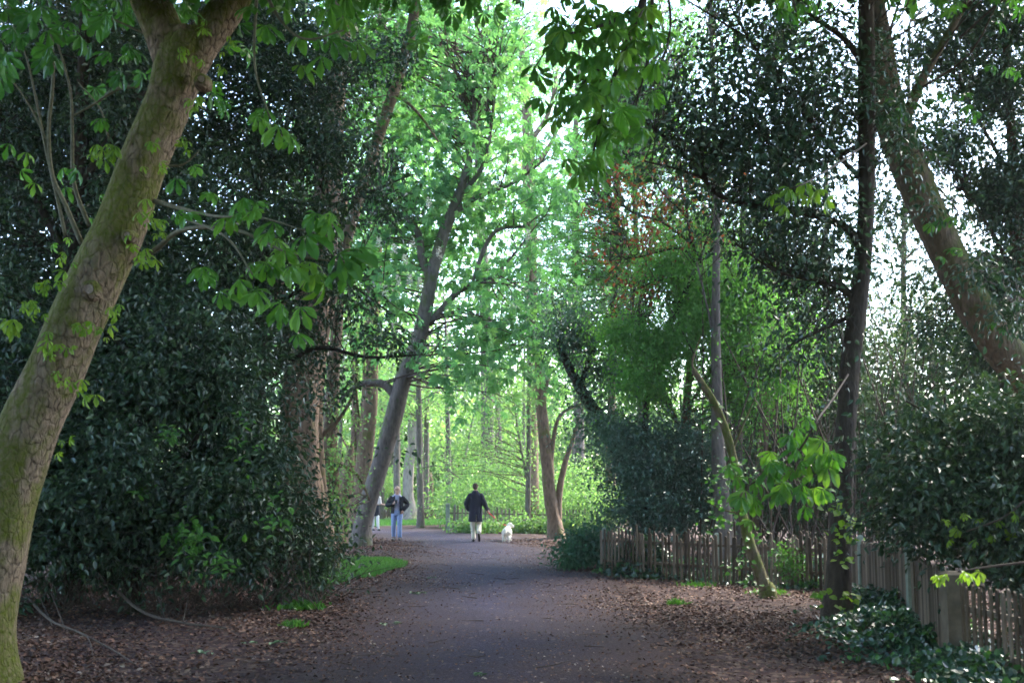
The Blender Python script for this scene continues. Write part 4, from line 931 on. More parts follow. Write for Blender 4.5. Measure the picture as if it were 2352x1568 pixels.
crown(mb, ov, 64000, .36, 'broad', .5, 22, .6, .3, .1, zmin=9.0)
crown(mb, lo, 40000, .36, 'broad', .5, 22, .6, .3, .1)
tag(mb.build('unseen_shading_woodland', ML['chest'], smooth=False), kind='stuff')

# ================================================================== FENCES
MPICK = varmat('weathered_pickets', [(0, (.04, .027, .018)), (.5, (.09, .062, .040)), (1, (.18, .135, .10))], .85, .2)
MPFAR = varmat('hazy_pickets', [(0, (.10, .085, .06)), (1, (.26, .22, .17))], .85, .2)  # paler picket copy, hazy distance put into its colour
MPOST = plainmat('weathered_post', (.10, .075, .05), .85, .3, 8)
MPALE = plainmat('algae_grey_post', (.17, .2, .16), .85, .3, 8)
def picket(mb, p, dirv, w, h, th, var, lean=0.0):
    n = np.array([-dirv[1], dirv[0], 0.0]); d3 = np.array([dirv[0], dirv[1], 0.0])
    prof = [(-w / 2, -.05), (w / 2, -.05), (w / 2, h - w * .6), (w * .22, h - .012), (-.25 * w, h), (-w / 2, h - w * .6)]
    V = []
    for s in (-th / 2, th / 2):
        for a, z in prof: V.append(p + d3 * (a + lean * z) + n * s + np.array([0, 0, z]))
    q = [[i, (i + 1) % 6, (i + 1) % 6 + 6, i + 6] for i in range(6)] + [[0, 5, 4, 1], [1, 4, 3, 2], [6, 7, 10, 11], [7, 8, 9, 10]]
    mb.add(V, q, None, var)
def box_along(mb, a, b, w, h, var=.5):
    d = norm((b - a)[None])[0]; n = norm(np.cross(d, [0, 0, 1.])[None])[0]; u = np.cross(n, d)
    V = [p + n * s * w / 2 + u * t * h / 2 for p in (a, b) for s, t in ((-1, -1), (1, -1), (1, 1), (-1, 1))]
    mb.add(V, [[0, 1, 2, 3], [7, 6, 5, 4], [0, 4, 5, 1], [1, 5, 6, 2], [2, 6, 7, 3], [3, 7, 4, 0]], None, var)
def fence(name, label, pts, step, w, h, posts, ph, group, hvar=.03, postmat=None, pm=None):
    pts = [np.array([x, y, 0.0]) for x, y in pts]
    root = empty(name, [pts[0][0], pts[0][1], float(hz(pts[0][0], pts[0][1]))], label, 'fence', group)
    mb, rb = MB(), MB()
    for a, b in zip(pts[:-1], pts[1:]):
        L = np.linalg.norm(b - a); d = (b - a) / L
        k = int(L / step)
        for i in range(k):
            if rng.random() < .03: continue
            p = a + d * (i + .5) * L / k; p[2] = hz(p[0], p[1])
            picket(mb, p, d[:2], w * rng.uniform(.75, 1.2), h + rng.normal(0, hvar), .018, rng.random(), rng.normal(0, .02))
        nb = np.array([-d[1], d[0], 0]) * .026
        if np.dot(nb, a + b) < 0: nb = -nb
        for z in (.28, h - .22):
            box_along(rb, a + nb + np.array([0, 0, z + hz(a[0], a[1])]), b + nb + np.array([0, 0, z + hz(b[0], b[1])]), .03, .05)
    mb.build('picket_panel', pm or MPICK, root, smooth=False)
    rb.build('rail', MPOST, root, smooth=False)
    for (x, y, hw, hh) in posts:
        pb = MB(); z = float(hz(x, y)); r = hw / 2
        prof = [(-.1, r), (hh - .03, r), (hh, r * .55)]
        V = []
        for zz, rr in prof: V += [[x + sx * rr, y + sy * rr, z + zz] for sx, sy in ((-1, -1), (1, -1), (1, 1), (-1, 1))]
        Q = [[l * 4 + i, l * 4 + (i + 1) % 4, l * 4 + 4 + (i + 1) % 4, l * 4 + 4 + i] for l in range(2) for i in range(4)] + [[8, 9, 10, 11], [3, 2, 1, 0]]
        pb.add(V, Q); pb.build('post', postmat or MPOST, root, smooth=False)
    return root
FGp = 'weathered picket fences'
def fx(px, d): return ((px - CX) / F * d * 1.0, d)
far_a, far_b = fx(1375, 23.6), fx(1900, 20.2)
fence('picket_fence', 'weathered picket fence with ivy at its foot behind the crooked mossy stem', [far_a, far_b], .085, .05, .88, [(*fx(1385, 23.7), .08, .9), (*fx(1640, 22.1), .08, .9), (*fx(1902, 20.1), .09, .95)], .9, FGp, .05, MPALE)
fence('picket_fence', 'tightly boarded fence stretch right of the slim dark trunk', [fx(1915, 20.0), fx(1985, 17.6), fx(2072, 14.9)], .075, .068, .92, [(*fx(1966, 18.2), .08, 1.0), (*fx(2076, 14.8), .09, 1.0)], .95, FGp, .012, MPALE)
fence('picket_fence', 'near picket fence with gaps and a square post in the lower right corner', [fx(2085, 14.4), fx(2160, 11.9)], .075, .066, .90, [(*fx(2090, 14.3), .10, .9)], .95, FGp, .015)
nf = fence('picket_fence', 'open spaced pale pickets at the right edge beyond the square post', [fx(2186, 11.45), fx(2352, 9.7), fx(2700, 7.6)], .135, .058, .84, [(*fx(2172, 11.6), .19, .95)], .95, FGp, .02)
fence('picket_fence', 'distant low picket fence beyond the walkers at the end of the path', [fx(1030, 47), fx(1250, 46), fx(1420, 43)], .16, .07, .9, [(*fx(1030, 47), .16, 1.05), (*fx(1046, 47), .1, 1.0), (*fx(1215, 46.2), .1, .95)], .95, FGp, .06, MPALE, MPFAR)
fence('picket_fence', 'dim far fence on the lawn behind the man in the hoodie', [fx(800, 68), fx(925, 66)], .17, .08, .95, [], .95, FGp, .03)

# ivy and ground plants along the fences
def ground_cover(name, segs, n, mat, leaf, tpl='ivy', h=.3, width=.5, kind='stuff', label=None, cat=None):
    mb = MB(); tot = sum(np.hypot(b[0] - a[0], b[1] - a[1]) for a, b, *_ in segs)
    for a, b, hh, ww in segs:
        a, b = np.array(a), np.array(b); L = np.hypot(*(b - a)); k = int(n * L / tot)
        t = rng.random(k); o = rng.normal(0, ww * .5, k)
        dv = (b - a) / L; nv = np.array([dv[1], -dv[0]])
        x, y = a[0] + dv[0] * L * t + nv[0] * o, a[1] + dv[1] * L * t + nv[1] * o
        top = hh * np.exp(-(o / ww) ** 2 * 1.2) * (.55 + .45 * np.sin(t * L * 3.1) * np.sin(t * L * 1.3 + 1))
        z = hz(x, y) + .02 + np.abs(top) * rng.random(k) ** .7
        put(mb, tpl, np.column_stack([x, y, z]), leaf * rng.uniform(.6, 1.35, k), rdir(k) + np.array([0, -.2, -.1]), rdir(k) * .45 + np.array([0, -.25, .6]), rng.random(k) ** 1.4)
    return tag(mb.build(name, ML[mat], smooth=False), label, cat, None, kind)
g = lambda px, py: tuple(G(px, py)[:2])
ground_cover('ivy', [(g(1400, 1318), g(1900, 1345), .62, .5), (g(1640, 1325), g(1900, 1352), .35, .5), (g(1430, 1322), g(1600, 1330), .8, .35)], 22000, 'ivy', .085)
ground_cover('ivy', [(g(1960, 1400), g(2100, 1440), .35, .5), (g(2060, 1420), g(2180, 1500), .42, .5), (g(2000, 1440), g(2200, 1530), .30, .8), (g(2170, 1530), g(2420, 1610), .30, .5), (g(2090, 1395), g(2110, 1450), .8, .25), (g(2240, 1560), g(2400, 1640), .3, .5)], 15000, 'ivy', .065)
# nettles, sprouting shrub
nb0 = G(1340, 1290)
rn = empty('nettle_clump', nb0, 'bluish green nettle clump at the left end of the picket fence', 'plant')
mb = MB(); crown(mb, [blob(1345, 1255, 25.5, 55, 45, .7), blob(1310, 1275, 25.2, 35, 25, .5), blob(1370, 1250, 25.6, 35, 50, .5)], 3600, .10, 'leaf', .14, 16, .7, .2, .1, .03)
mb.build('leaves', ML['nettle'], rn, smooth=False)
mb = MB()
for i in range(40):
    p = nb0 + np.array([rng.normal(0, .3), rng.normal(0, .3), 0]); tube(mb, [p, p + np.array([rng.normal(0, .06), 0, rng.uniform(.3, .7)])], [.006, .003], 4, 3)
mb.build('stems', MB_SHOOT, rn)
sb0 = G(1818, 1350)
rn = empty('sapling_shrub', sb0, 'small fresh green shrub in front of the ivy right of the crooked stem', 'plant')
mb = MB(); crown(mb, [blob(1815, 1300, sb0[1], 32, 42, .3), blob(1800, 1270, sb0[1], 20, 25, .2), blob(1835, 1325, sb0[1], 18, 18, .2)], 700, .06, 'broad', .08, 10, .6, .2, .1, .03)
mb.build('leaves', ML['weed'], rn, smooth=False)
mb = MB()
for i in range(9):
    tube(mb, [sb0, sb0 + np.array([rng.normal(0, .1), rng.normal(0, .1), rng.uniform(.3, .6)])], [.008, .003], 5, 3)
mb.build('stems', MB_SHOOT, rn)

# stumps, fallen branches, fallen leaf twigs
def stump(px, py, w, h, tilt, label, mat):
    b0 = G(px, py); r = M(w, b0[1]) / 2; H = M(h, b0[1])
    root = empty('tree_stump', b0, label, 'stump')
    mb = MB(); tube(mb, [b0 - np.array([0, 0, .05]), b0 + np.array([0, 0, H * .3]), b0 + np.array([tilt, 0, H])], [r * 1.35, r * 1.1, r], 18, 5, .09, seed=px, caps=False); mb.build('bark', mat, root)
    mb = MB(); a = np.linspace(0, 6.283, 18, endpoint=False); c = b0 + np.array([tilt, 0, H - .004])
    mb.add(np.vstack([c + np.column_stack([r * .97 * np.cos(a), r * .97 * np.sin(a), 0 * a]), c]), None, [[i, (i + 1) % 18, 18] for i in range(18)])
    mb.build('cut_face', plainmat('cut_wood', (.16, .09, .05), .8, .3, 12), root)
stump(806, 1282, 34, 9, 0, 'low sawn stump on the grass at the foot of the leaning grey trunk', MB_BROWN)
stump(1432, 1312, 18, 26, .06, 'short leaning stump in the ivy at the left part of the fence', MB_BROWN)
def ground_branch(px, label, rows, d_rows):
    mb = MB(); pts = [G(x, y) + np.array([0, 0, z]) for x, y, w, z in rows]; rad = [M(w, GD(y)) / 2 for x, y, w, z in rows]
    tube(mb, pts, rad, 7, 6, .08)
    for x, y, x2, y2, z in d_rows:
        a, b_ = G(x, y) + np.array([0, 0, .05]), G(x2, y2) + np.array([0, 0, z]); tube(mb, [a, (a + b_) / 2 + np.array([0, 0, .04]), b_], [.008, .006, .003], 5, 4)
    tag(mb.build('fallen_branch', MB_TWIG, origin=pts[0]), label, 'branch')
ground_branch(0, 'long thin greenish fallen branch lying on the litter under the left bush', [(45, 1400, 6, .25), (110, 1445, 6, .12), (180, 1470, 5, .06), (260, 1505, 4, .04), (310, 1530, 3, .03)], [(120, 1450, 40, 1360, .6), (200, 1480, 215, 1520, .02), (150, 1462, 90, 1385, .4)])
ground_branch(0, 'dark bare branch lying along the foot of the left bush', [(230, 1395, 7, .5), (320, 1425, 7, .15), (420, 1440, 6, .05), (520, 1452, 4, .04)], [(380, 1432, 330, 1360, .5), (420, 1438, 440, 1380, .3)])
for px, py, w, lab in [(605, 1478, 95, 'pale green fallen leafy twig on the litter below the left bush'), (1105, 1553, 40, 'small green fallen leaf at the bottom edge of the path'), (985, 1324, 45, 'pale flat fallen leaf scraps on the near left of the path'), (895, 1437, 40, 'thin pale green fallen twig left of the path'), (470, 1503, 40, 'yellow green moss scrap on the brown litter'), (960, 1368, 50, 'green fallen leaf scraps on the grey part of the path')]:
    b0 = G(px, py); N = 10; r = M(w, b0[1]) / 2
    mb = MB(); x = b0[0] + rng.uniform(-r, r, N); y = b0[1] + rng.normal(0, .05, N)
    put(mb, 'leaf', np.column_stack([x, y, hz(x, y) + .03]), rng.uniform(.05, .11, N), rdir(N) * np.array([1, 1, .15]), rdir(N) * .2 + np.array([0, 0, 1.]), rng.random(N))
    tag(mb.build('fallen_twig', varmat('fallen_green', [(0, (.08, .17, .06)), (1, (.2, .27, .16))], .6, .4), origin=b0, smooth=False), lab, 'fallen leaves', 'green scraps fallen on the ground')

# ================================================================== PEOPLE AND DOG
def loft(mb, rings, n=24):
    """stack of ellipses (x,y,z,rx,ry), closed at both ends"""
    th = np.linspace(0, 2 * np.pi, n, endpoint=False); V = []
    for x, y, z, rx, ry in rings: V.append(np.column_stack([x + rx * np.cos(th), y + ry * np.sin(th), np.full(n, z)]))
    V = np.vstack(V + [np.array([[*rings[0][:3]], [*rings[-1][:3]]])])
    m = len(rings); i = np.arange(n); j = (i + 1) % n
    Q = np.vstack([np.column_stack([l * n + i, l * n + j, l * n + n + j, l * n + n + i]) for l in range(m - 1)])
    T = np.vstack([np.column_stack([np.full(n, m * n), j, i]), np.column_stack([np.full(n, m * n + 1), (m - 1) * n + i, (m - 1) * n + j])])
    mb.add(V, Q, T)
def ball(mb, c, r, n=16):
    r = np.broadcast_to(np.asarray(r, float), (3,))
    zz = np.linspace(-1, 1, 11)[1:-1]
    loft(mb, [(c[0], c[1], c[2] + r[2] * z * .999, r[0] * math.sqrt(1 - z * z), r[1] * math.sqrt(1 - z * z)) for z in np.concatenate([[-.995], zz, [.995]])], n)
def limb(mb, pts, rads, sides=14):
    c = tube(mb, pts, rads, sides, 5)
    ball(mb, pts[0], rads[0]); ball(mb, pts[-1], rads[-1])
def fuse(mb, name, mat, parent, voxel=.012, smooth=4, cut=None, fluff=0.0, thick=0.0):
    me = bpy.data.meshes.new(name)
    v = np.concatenate(mb.v); f = [tuple(q) for A in mb.q for q in A] + [tuple(q) for A in mb.t for q in A]
    me.from_pydata(v.tolist(), [], [[int(i) for i in q] for q in f]); me.update()
    o = bpy.data.objects.new(name, me); COL.objects.link(o)
    r = o.modifiers.new('r', 'REMESH'); r.mode = 'VOXEL'; r.voxel_size = voxel
    s = o.modifiers.new('s', 'SMOOTH'); s.iterations = smooth; s.factor = .5
    dg = bpy.context.evaluated_depsgraph_get()
    nm = bpy.data.meshes.new_from_object(o.evaluated_get(dg))
    bpy.data.objects.remove(o); bpy.data.meshes.remove(me)
    bm = bmesh.new(); bm.from_mesh(nm)
    if cut:
        bmesh.ops.delete(bm, geom=[q for q in bm.faces if cut(q.calc_center_median())], context='FACES')
    if thick: bmesh.ops.solidify(bm, geom=bm.faces[:], thickness=thick)
    if fluff:
        bm.normal_update()
        for q in bm.verts:
            nz = mnoise.noise(q.co * 14) * .6 + mnoise.noise(q.co * 34) * .5
            q.co += q.normal * fluff * nz
    for q in bm.faces: q.smooth = True
    bm.to_mesh(nm); bm.free()
    nm.name = name; nm.materials.clear(); nm.materials.append(mat)
    ob = bpy.data.objects.new(name, nm); COL.objects.link(ob); ob.parent = parent
    return ob
SKIN = plainmat('skin', (.42, .24, .17), .55, .12, 10, .4, .05)
def fingers(mb, wrist, palm_dir, side, curl, s=1.0):
    """palm, four unequal bent fingers and a thumb leaving the side of the palm"""
    wd = np.asarray(wrist, float); d = norm(np.asarray(palm_dir, float)[None])[0]; sd = norm((np.asarray(side, float) - d * np.dot(side, d))[None])[0]
    nn = np.cross(d, sd); cu = norm(np.asarray(curl, float)[None])[0]
    tube(mb, [wd, wd + d * .05, wd + d * .09], [.026, .036, .034], 10, 4)
    for k, L in enumerate((.068, .078, .072, .055)):
        b0 = wd + d * .088 + sd * (.03 - .02 * k)
        m1 = b0 + (d * .8 + cu * .5) * L * .45; e = m1 + (d * .3 + cu * .9) * L * .55
        tube(mb, [b0 - d * .02, b0, m1, e], [.010, .0095, .009, .007], 8, 3)
    b0 = wd + d * .03 + sd * .03
    tube(mb, [b0, b0 + sd * .03 + d * .025, b0 + sd * .035 + d * .06 + cu * .02], [.013, .011, .008], 8, 3)
def head(mb, c, f, s=1.0):
    """head with brow, nose, chin and ears; f = facing direction (unit, horizontal)"""
    f = np.asarray(f, float); r = np.array([f[1], -f[0], 0]); c = np.asarray(c, float)
    ball(mb, c + np.array([0, 0, .025]), (.078, .095, .095)); ball(mb, c + f * .022 + np.array([0, 0, -.045]), (.06, .07, .075))
    tube(mb, [c + f * .092 + np.array([0, 0, .012]), c + f * .106 + np.array([0, 0, -.022]), c + f * .098 + np.array([0, 0, -.034])], [.008, .013, .011], 8, 3)
    ball(mb, c + f * .078 + np.array([0, 0, -.092]), (.025, .025, .02))
    ball(mb, c + f * .08 + np.array([0, 0, .03]), (.05, .05, .012)); ball(mb, c + f * .086 + np.array([0, 0, -.062]), (.024, .02, .007))
    for sg in (-1, 1): ball(mb, c + r * sg * .08 - f * .005, (.014, .022, .032) if abs(f[1]) > .5 else (.022, .014, .032))
def eyes(c, f, parent):
    mb = MB(); f = np.asarray(f, float); r = np.array([f[1], -f[0], 0])
    for sg in (-1, 1): ball(mb, np.asarray(c) + f * .088 + r * sg * .032 + np.array([0, 0, .008]), (.012, .012, .009), 10)
    return mb.build('eyes', plainmat('eye_dark', (.03, .025, .02), .2, .1, 5), parent)
def person(label, base, yaw=0.0):
    r = empty('person', base, label, 'person'); r['_o'] = [0, 0, 0]; r.rotation_euler = (0, 0, yaw); return r
def shoe(mb, heel, toe, up=(0, 0, 1)):
    h, t = np.asarray(heel, float), np.asarray(toe, float)
    tube(mb, [h, h + (t - h) * .3, h + (t - h) * .7, t], [.040, .043, .046, .034], 12, 4); ball(mb, h, .040); ball(mb, t, .034)

# man in open jacket walking toward us
pa = person('man facing us in open black jacket, grey hoodie and light jeans', G(911, 1243) + np.array([0, 0, .02]))
f = (0, -1, 0); hc = (.0, -.015, 1.60)
rng_t = [(0, 0, .84, .15, .10), (0, 0, .95, .165, .115), (0, 0, 1.08, .155, .105), (0, 0, 1.22, .175, .115), (0, 0, 1.34, .19, .11), (0, 0, 1.41, .15, .085), (0, 0, 1.445, .075, .07)]
legL = [(-.09, .03, .88), (-.10, -.03, .48), (-.10, .08, .09)]; legR = [(.09, 0, .88), (.10, -.10, .49), (.105, -.12, .09)]
armL = [(-.165, .01, 1.34), (-.31, .03, 1.13), (-.09, -.20, 1.17)]; armR = [(.165, .01, 1.34), (.32, .06, 1.16), (.20, -.09, .96)]
mb = MB(); loft(mb, rng_t); limb(mb, [(0, 0, 1.42), (0, -.01, 1.54)], [.06, .056]); head(mb, hc, f)
for L in (legL, legR): limb(mb, L, [.085, .055, .04])
for A in (armL, armR): limb(mb, A, [.05, .04, .028])
fingers(mb, (-.09, -.20, 1.17), (.8, -.35, .35), (0, -.2, 1), (.3, .5, .2)); fingers(mb, (.20, -.09, .96), (-.3, -.1, -.9), (-.6, -1, 0), (-.6, .3, 0))
for hx, hy, tx, ty in ((-.10, .09, -.11, -.12), (.105, -.10, .12, -.32)): limb(mb, [(hx, hy, .05), (tx, ty + .02, .035)], [.03, .028])
fuse(mb, 'body', SKIN, pa, .009, 2)
eyes(hc, f, pa)
mb = MB(); loft(mb, [(x, y, z, rx + .012, ry + .010) for x, y, z, rx, ry in rng_t[1:]])
limb(mb, [(-.07, .05, 1.45), (0, .085, 1.47), (.07, .05, 1.45)], [.035, .045, .035]); limb(mb, [(-.08, 0, 1.43), (-.03, -.09, 1.38)], [.03, .02]); limb(mb, [(.08, 0, 1.43), (.03, -.09, 1.38)], [.03, .02])
fuse(mb, 'hoodie', plainmat('lilac_grey_cotton', (.30, .29, .38), .9, .15, 60), pa, .012, 4)
mb = MB(); loft(mb, [(0, .01, .86, .20, .14), (0, .01, 1.0, .195, .145), (0, .01, 1.15, .205, .155), (0, .01, 1.28, .22, .152), (0, .01, 1.36, .20, .135), (0, .01, 1.43, .12, .10)])
limb(mb, [(-.175, .01, 1.345), (-.31, .035, 1.12), (-.14, -.16, 1.15)], [.075, .074, .055]); limb(mb, [(.175, .01, 1.345), (.32, .065, 1.15), (.215, -.07, .98)], [.075, .074, .06])
fuse(mb, 'jacket', plainmat('black_cloth', (.012, .012, .016), .85, .3, 50), pa, .012, 4, cut=lambda q: abs(q.x - .01) < .062 + .05 * (1.43 - q.z) and q.y < -.03 and q.z < 1.6 and abs(q.x) < .14)
mb = MB(); loft(mb, [(0, 0, .80, .16, .12), (0, 0, .90, .172, .125), (0, 0, .985, .168, .122)])
for L in (legL, legR): limb(mb, [L[0], L[1], (L[2][0], L[2][1], .165)], [.100, .076, .066])
fuse(mb, 'jeans', plainmat('faded_denim', (.22, .28, .45), .9, .2, 30), pa, .012, 3)
for hx, hy, tx, ty in ((-.10, .10, -.12, -.14), (.105, -.08, .125, -.33)):
    mb = MB(); shoe(mb, (hx, hy, .055), (tx, ty, .055)); limb(mb, [(hx, hy - .02, .06), (hx, hy - .02, .12)], [.052, .052]); fuse(mb, 'shoe', plainmat('black_leather', (.006, .0055, .006), .5, .2, 20), pa, .01, 2)
mb = MB(); ball(mb, (0, .012, 1.632), (.082, .09, .088)); fuse(mb, 'hair', plainmat('cropped_grey_hair', (.16, .11, .085), .9, .3, 60), pa, .01, 2, cut=lambda q: q.z < 1.60 or (q.y < -.03 and q.z < 1.69))
mb = MB()
for sx in (-1, 1): tube(mb, [(sx * .034 + .022 * math.cos(a), -.112, 1.610 + .016 * math.sin(a)) for a in np.linspace(0, 6.283, 13)], [.0035] * 13, 5, 2); tube(mb, [(sx * .056, -.110, 1.612), (sx * .082, -.02, 1.612)], [.003, .003], 5, 2)
tube(mb, [(-.013, -.114, 1.612), (.013, -.114, 1.612)], [.003, .003], 5, 2)
mb.build('glasses', plainmat('dark_frame', (.02, .018, .018), .4, .1, 5), pa)
mb = MB(); c = np.array([-.005, -.265, 1.225])
bx = np.array([1, 0, .1]) * .038; by = norm(np.array([[0, .55, .8]]))[0] * .075; bz = np.cross(bx, by); bz = bz / np.linalg.norm(bz) * .005
mb.add([c + bx * a + by * b_ + bz * g_ for a in (-1, 1) for b_ in (-1, 1) for g_ in (-1, 1)], [[0, 1, 3, 2], [4, 6, 7, 5], [0, 4, 5, 1], [2, 3, 7, 6], [0, 2, 6, 4], [1, 5, 7, 3]])
ph = mb.build('phone', plainmat('phone_shell', (.02, .02, .022), .3, .1, 5), None, smooth=False, origin=c)
ph.location = Vector(pa.location) + Vector(c)
tag(ph, 'small dark phone held at chest height by the man in the black jacket', 'phone')

# man in long navy coat walking away
pb = person('man in a long navy coat and cream trousers walking away beside a white dog', G(1092, 1246))
f = (0, 1, 0); hc = (-.01, .02, 1.665)
rng_t = [(0, 0, .88, .155, .105), (0, 0, 1.0, .17, .115), (0, 0, 1.14, .16, .11), (0, 0, 1.28, .18, .12), (0, 0, 1.39, .175, .11), (0, 0, 1.455, .12, .085), (-.005, 0, 1.51, .075, .07)]
legL = [(-.09, 0, .92), (-.085, .05, .50), (-.055, -.02, .09)]; legR = [(.09, 0, .92), (.105, .06, .52), (.115, -.26, .27)]
armL = [(-.155, 0, 1.39), (-.275, -.03, 1.16), (-.20, .07, .95)]; armR = [(.155, 0, 1.39), (.275, -.03, 1.17), (.36, .04, .97)]
mb = MB(); loft(mb, rng_t); limb(mb, [(0, 0, 1.48), (-.01, .01, 1.60)], [.062, .058]); head(mb, hc, f)
limb(mb, legL, [.088, .056, .04]); limb(mb, legR, [.088, .056, .04])
for A in (armL, armR): limb(mb, A, [.052, .042, .028])
fingers(mb, (.36, .04, .97), (.45, .1, -.85), (-.1, 1, 0), (-.8, 0, -.3)); fingers(mb, (-.20, .07, .95), (.3, .2, -.9), (.5, 1, 0), (.6, -.3, 0))
limb(mb, [(-.055, -.03, .05), (-.065, .16, .035)], [.03, .028]); limb(mb, [(.115, -.27, .23), (.125, -.17, .06)], [.03, .026])
fuse(mb, 'body', SKIN, pb, .009, 2); eyes(hc, f, pb)
mb = MB(); loft(mb, [(.0, 0, .59, .215, .15), (0, 0, .62, .222, .16), (0, 0, .80, .205, .155), (0, 0, 1.0, .20, .15), (0, 0, 1.14, .20, .145), (0, 0, 1.28, .218, .145), (0, 0, 1.40, .205, .13), (0, 0, 1.475, .145, .105), (-.005, 0, 1.53, .088, .085), (-.008, .005, 1.56, .082, .08)])
limb(mb, [(-.165, 0, 1.40), (-.28, -.03, 1.16), (-.215, .05, .98)], [.085, .080, .066]); limb(mb, [(.165, 0, 1.40), (.27, -.03, 1.17), (.352, .035, .99)], [.085, .078, .058])
fuse(mb, 'coat', plainmat('navy_wool', (.022, .021, .036), .92, .2, 60), pb, .013, 4, cut=lambda q: q.z < .605 or (abs(q.x - .03) < .012 and q.y < 0 and q.z < .82))
mb = MB(); loft(mb, [(0, 0, .84, .165, .12), (0, 0, .95, .175, .125), (0, 0, 1.0, .17, .12)])
limb(mb, [legL[0], legL[1], (-.055, -.02, .12)], [.105, .08, .066]); limb(mb, [legR[0], legR[1], (.115, -.25, .30)], [.105, .082, .068])
fuse(mb, 'trousers', plainmat('cream_cotton', (.62, .55, .43), .9, .12, 30), pb, .012, 3)
for a, b_ in (((-.055, -.05, .048), (-.068, .2, .04)), ((.112, -.31, .235), (.128, -.2, .045))):
    mb = MB(); shoe(mb, a, b_); fuse(mb, 'shoe', plainmat('dark_leather', (.018, .014, .013), .5, .2, 20), pb, .01, 2)
mb = MB(); ball(mb, (-.01, .01, 1.70), (.086, .1, .095)); ball(mb, (-.01, -.045, 1.655), (.075, .055, .07))
fuse(mb, 'hair', plainmat('short_brown_hair', (.05, .026, .017), .8, .35, 60), pb, .01, 2, cut=lambda q: q.y > .06 and q.z < 1.72, fluff=.006)

# walker half hidden behind the leaning trunk
pc = person('walker in pale top and dark skirt half hidden behind the leaning grey trunk', G(862, 1216))
f = norm(np.array([[.85, -.5, 0]]))[0]; hc = np.array([.02, 0, 1.52])
rng_t = [(0, 0, .82, .15, .105), (0, 0, .93, .16, .115), (0, 0, 1.04, .14, .1), (0, 0, 1.18, .16, .11), (0, 0, 1.29, .165, .1), (0, 0, 1.35, .12, .08), (0, 0, 1.39, .065, .06)]
legL = [(-.07, 0, .84), (-.08, -.05, .46), (-.10, .06, .08)]; legR = [(.08, 0, .84), (.10, -.08, .47), (.12, -.05, .08)]
armL = [(-.16, .02, 1.31), (-.2, .02, 1.06), (-.15, -.15, .92)]; armR = [(.16, -.02, 1.31), (.2, -.02, 1.08), (.4, -.10, 1.03)]
mb = MB(); loft(mb, rng_t); limb(mb, [(0, 0, 1.36), (.01, 0, 1.46)], [.052, .05]); head(mb, hc, f)
for L in (legL, legR): limb(mb, L, [.08, .052, .036])
for A in (armL, armR): limb(mb, A, [.042, .035, .024])
fingers(mb, armR[2], (1, -.2, -.05), (0, -.3, 1), (.2, 0, -.8), .9); fingers(mb, armL[2], (.1, -.3, -.9), (.3, -1, 0), (.3, .4, 0), .9)
for (hx, hy), (tx, ty) in (((-.10, .07), (-.04, -.08)), ((.12, -.03), (.2, -.16))): limb(mb, [(hx, hy, .045), (tx, ty, .035)], [.028, .026])
fuse(mb, 'body', SKIN, pc, .01, 2); eyes(hc, f, pc)
mb = MB(); loft(mb, [(x, y, z, rx + .02, ry + .02) for x, y, z, rx, ry in rng_t[2:]] ); limb(mb, armL[:2], [.06, .05]); limb(mb, armR[:2], [.06, .05])
fuse(mb, 'top', plainmat('pale_pink_jersey', (.66, .58, .58), .9, .12, 30), pc, .012, 3)
mb = MB(); loft(mb, [(0, 0, .58, .19, .15), (0, 0, .62, .2, .16), (0, 0, .85, .175, .135), (0, 0, 1.02, .155, .12)])
fuse(mb, 'skirt', plainmat('dark_skirt_cloth', (.02, .02, .03), .9, .2, 30), pc, .012, 3)
mb = MB()
for L in (legL, legR): limb(mb, [L[0], L[1], (L[2][0], L[2][1], .1)], [.09, .066, .05])
fuse(mb, 'leggings', plainmat('white_leggings', (.7, .68, .7), .85, .1, 30), pc, .012, 3)
for (hx, hy), (tx, ty) in (((-.10, .08), (-.03, -.09)), ((.12, -.02), (.21, -.17))):
    mb = MB(); shoe(mb, (hx, hy, .042), (tx, ty, .038)); fuse(mb, 'shoe', plainmat('dark_trainer', (.06, .05, .055), .6, .2, 20), pc, .01, 2)
mb = MB(); ball(mb, hc + np.array([0, 0, .03]) - f * .02, (.09, .095, .098)); ball(mb, hc - f * .07 + np.array([0, 0, -.07]), (.05, .05, .1))
fuse(mb, 'hair', plainmat('brown_hair', (.08, .045, .03), .8, .3, 60), pc, .01, 2, cut=lambda q: (q.x - hc[0]) * f[0] + (q.y - hc[1]) * f[1] > .05 and q.z < hc[2] + .07)

# white dog seen from behind, head turned right
db = G(1163, 1243)
dg_ = empty('dog', db, 'fluffy white dog on a red lead walking away with its head turned right', 'dog'); dg_['_o'] = [0, 0, 0]
dg_.rotation_euler = (0, 0, math.radians(-5))
mb = MB()
tube(mb, [(0, -.02, .32), (0, .06, .335), (0, .22, .335), (0, .38, .34), (0, .5, .36)], [.10, .128, .125, .138, .11], 18, 5); ball(mb, (0, 0, .325), (.125, .12, .125)); ball(mb, (0, .46, .35), (.12, .12, .13))
limb(mb, [(0, .5, .40), (.02, .58, .47), (.05, .63, .50)], [.085, .075, .07])          # neck
ball(mb, (.06, .64, .515), (.085, .095, .082)); limb(mb, [(.09, .64, .50), (.165, .62, .475)], [.055, .04]); ball(mb, (.18, .615, .478), (.02, .02, .016))
limb(mb, [(.02, .58, .55), (.0, .55, .50), (.0, .545, .44)], [.022, .034, .028]); limb(mb, [(.1, .70, .55), (.1, .73, .49), (.1, .73, .45)], [.022, .03, .024])   # ears
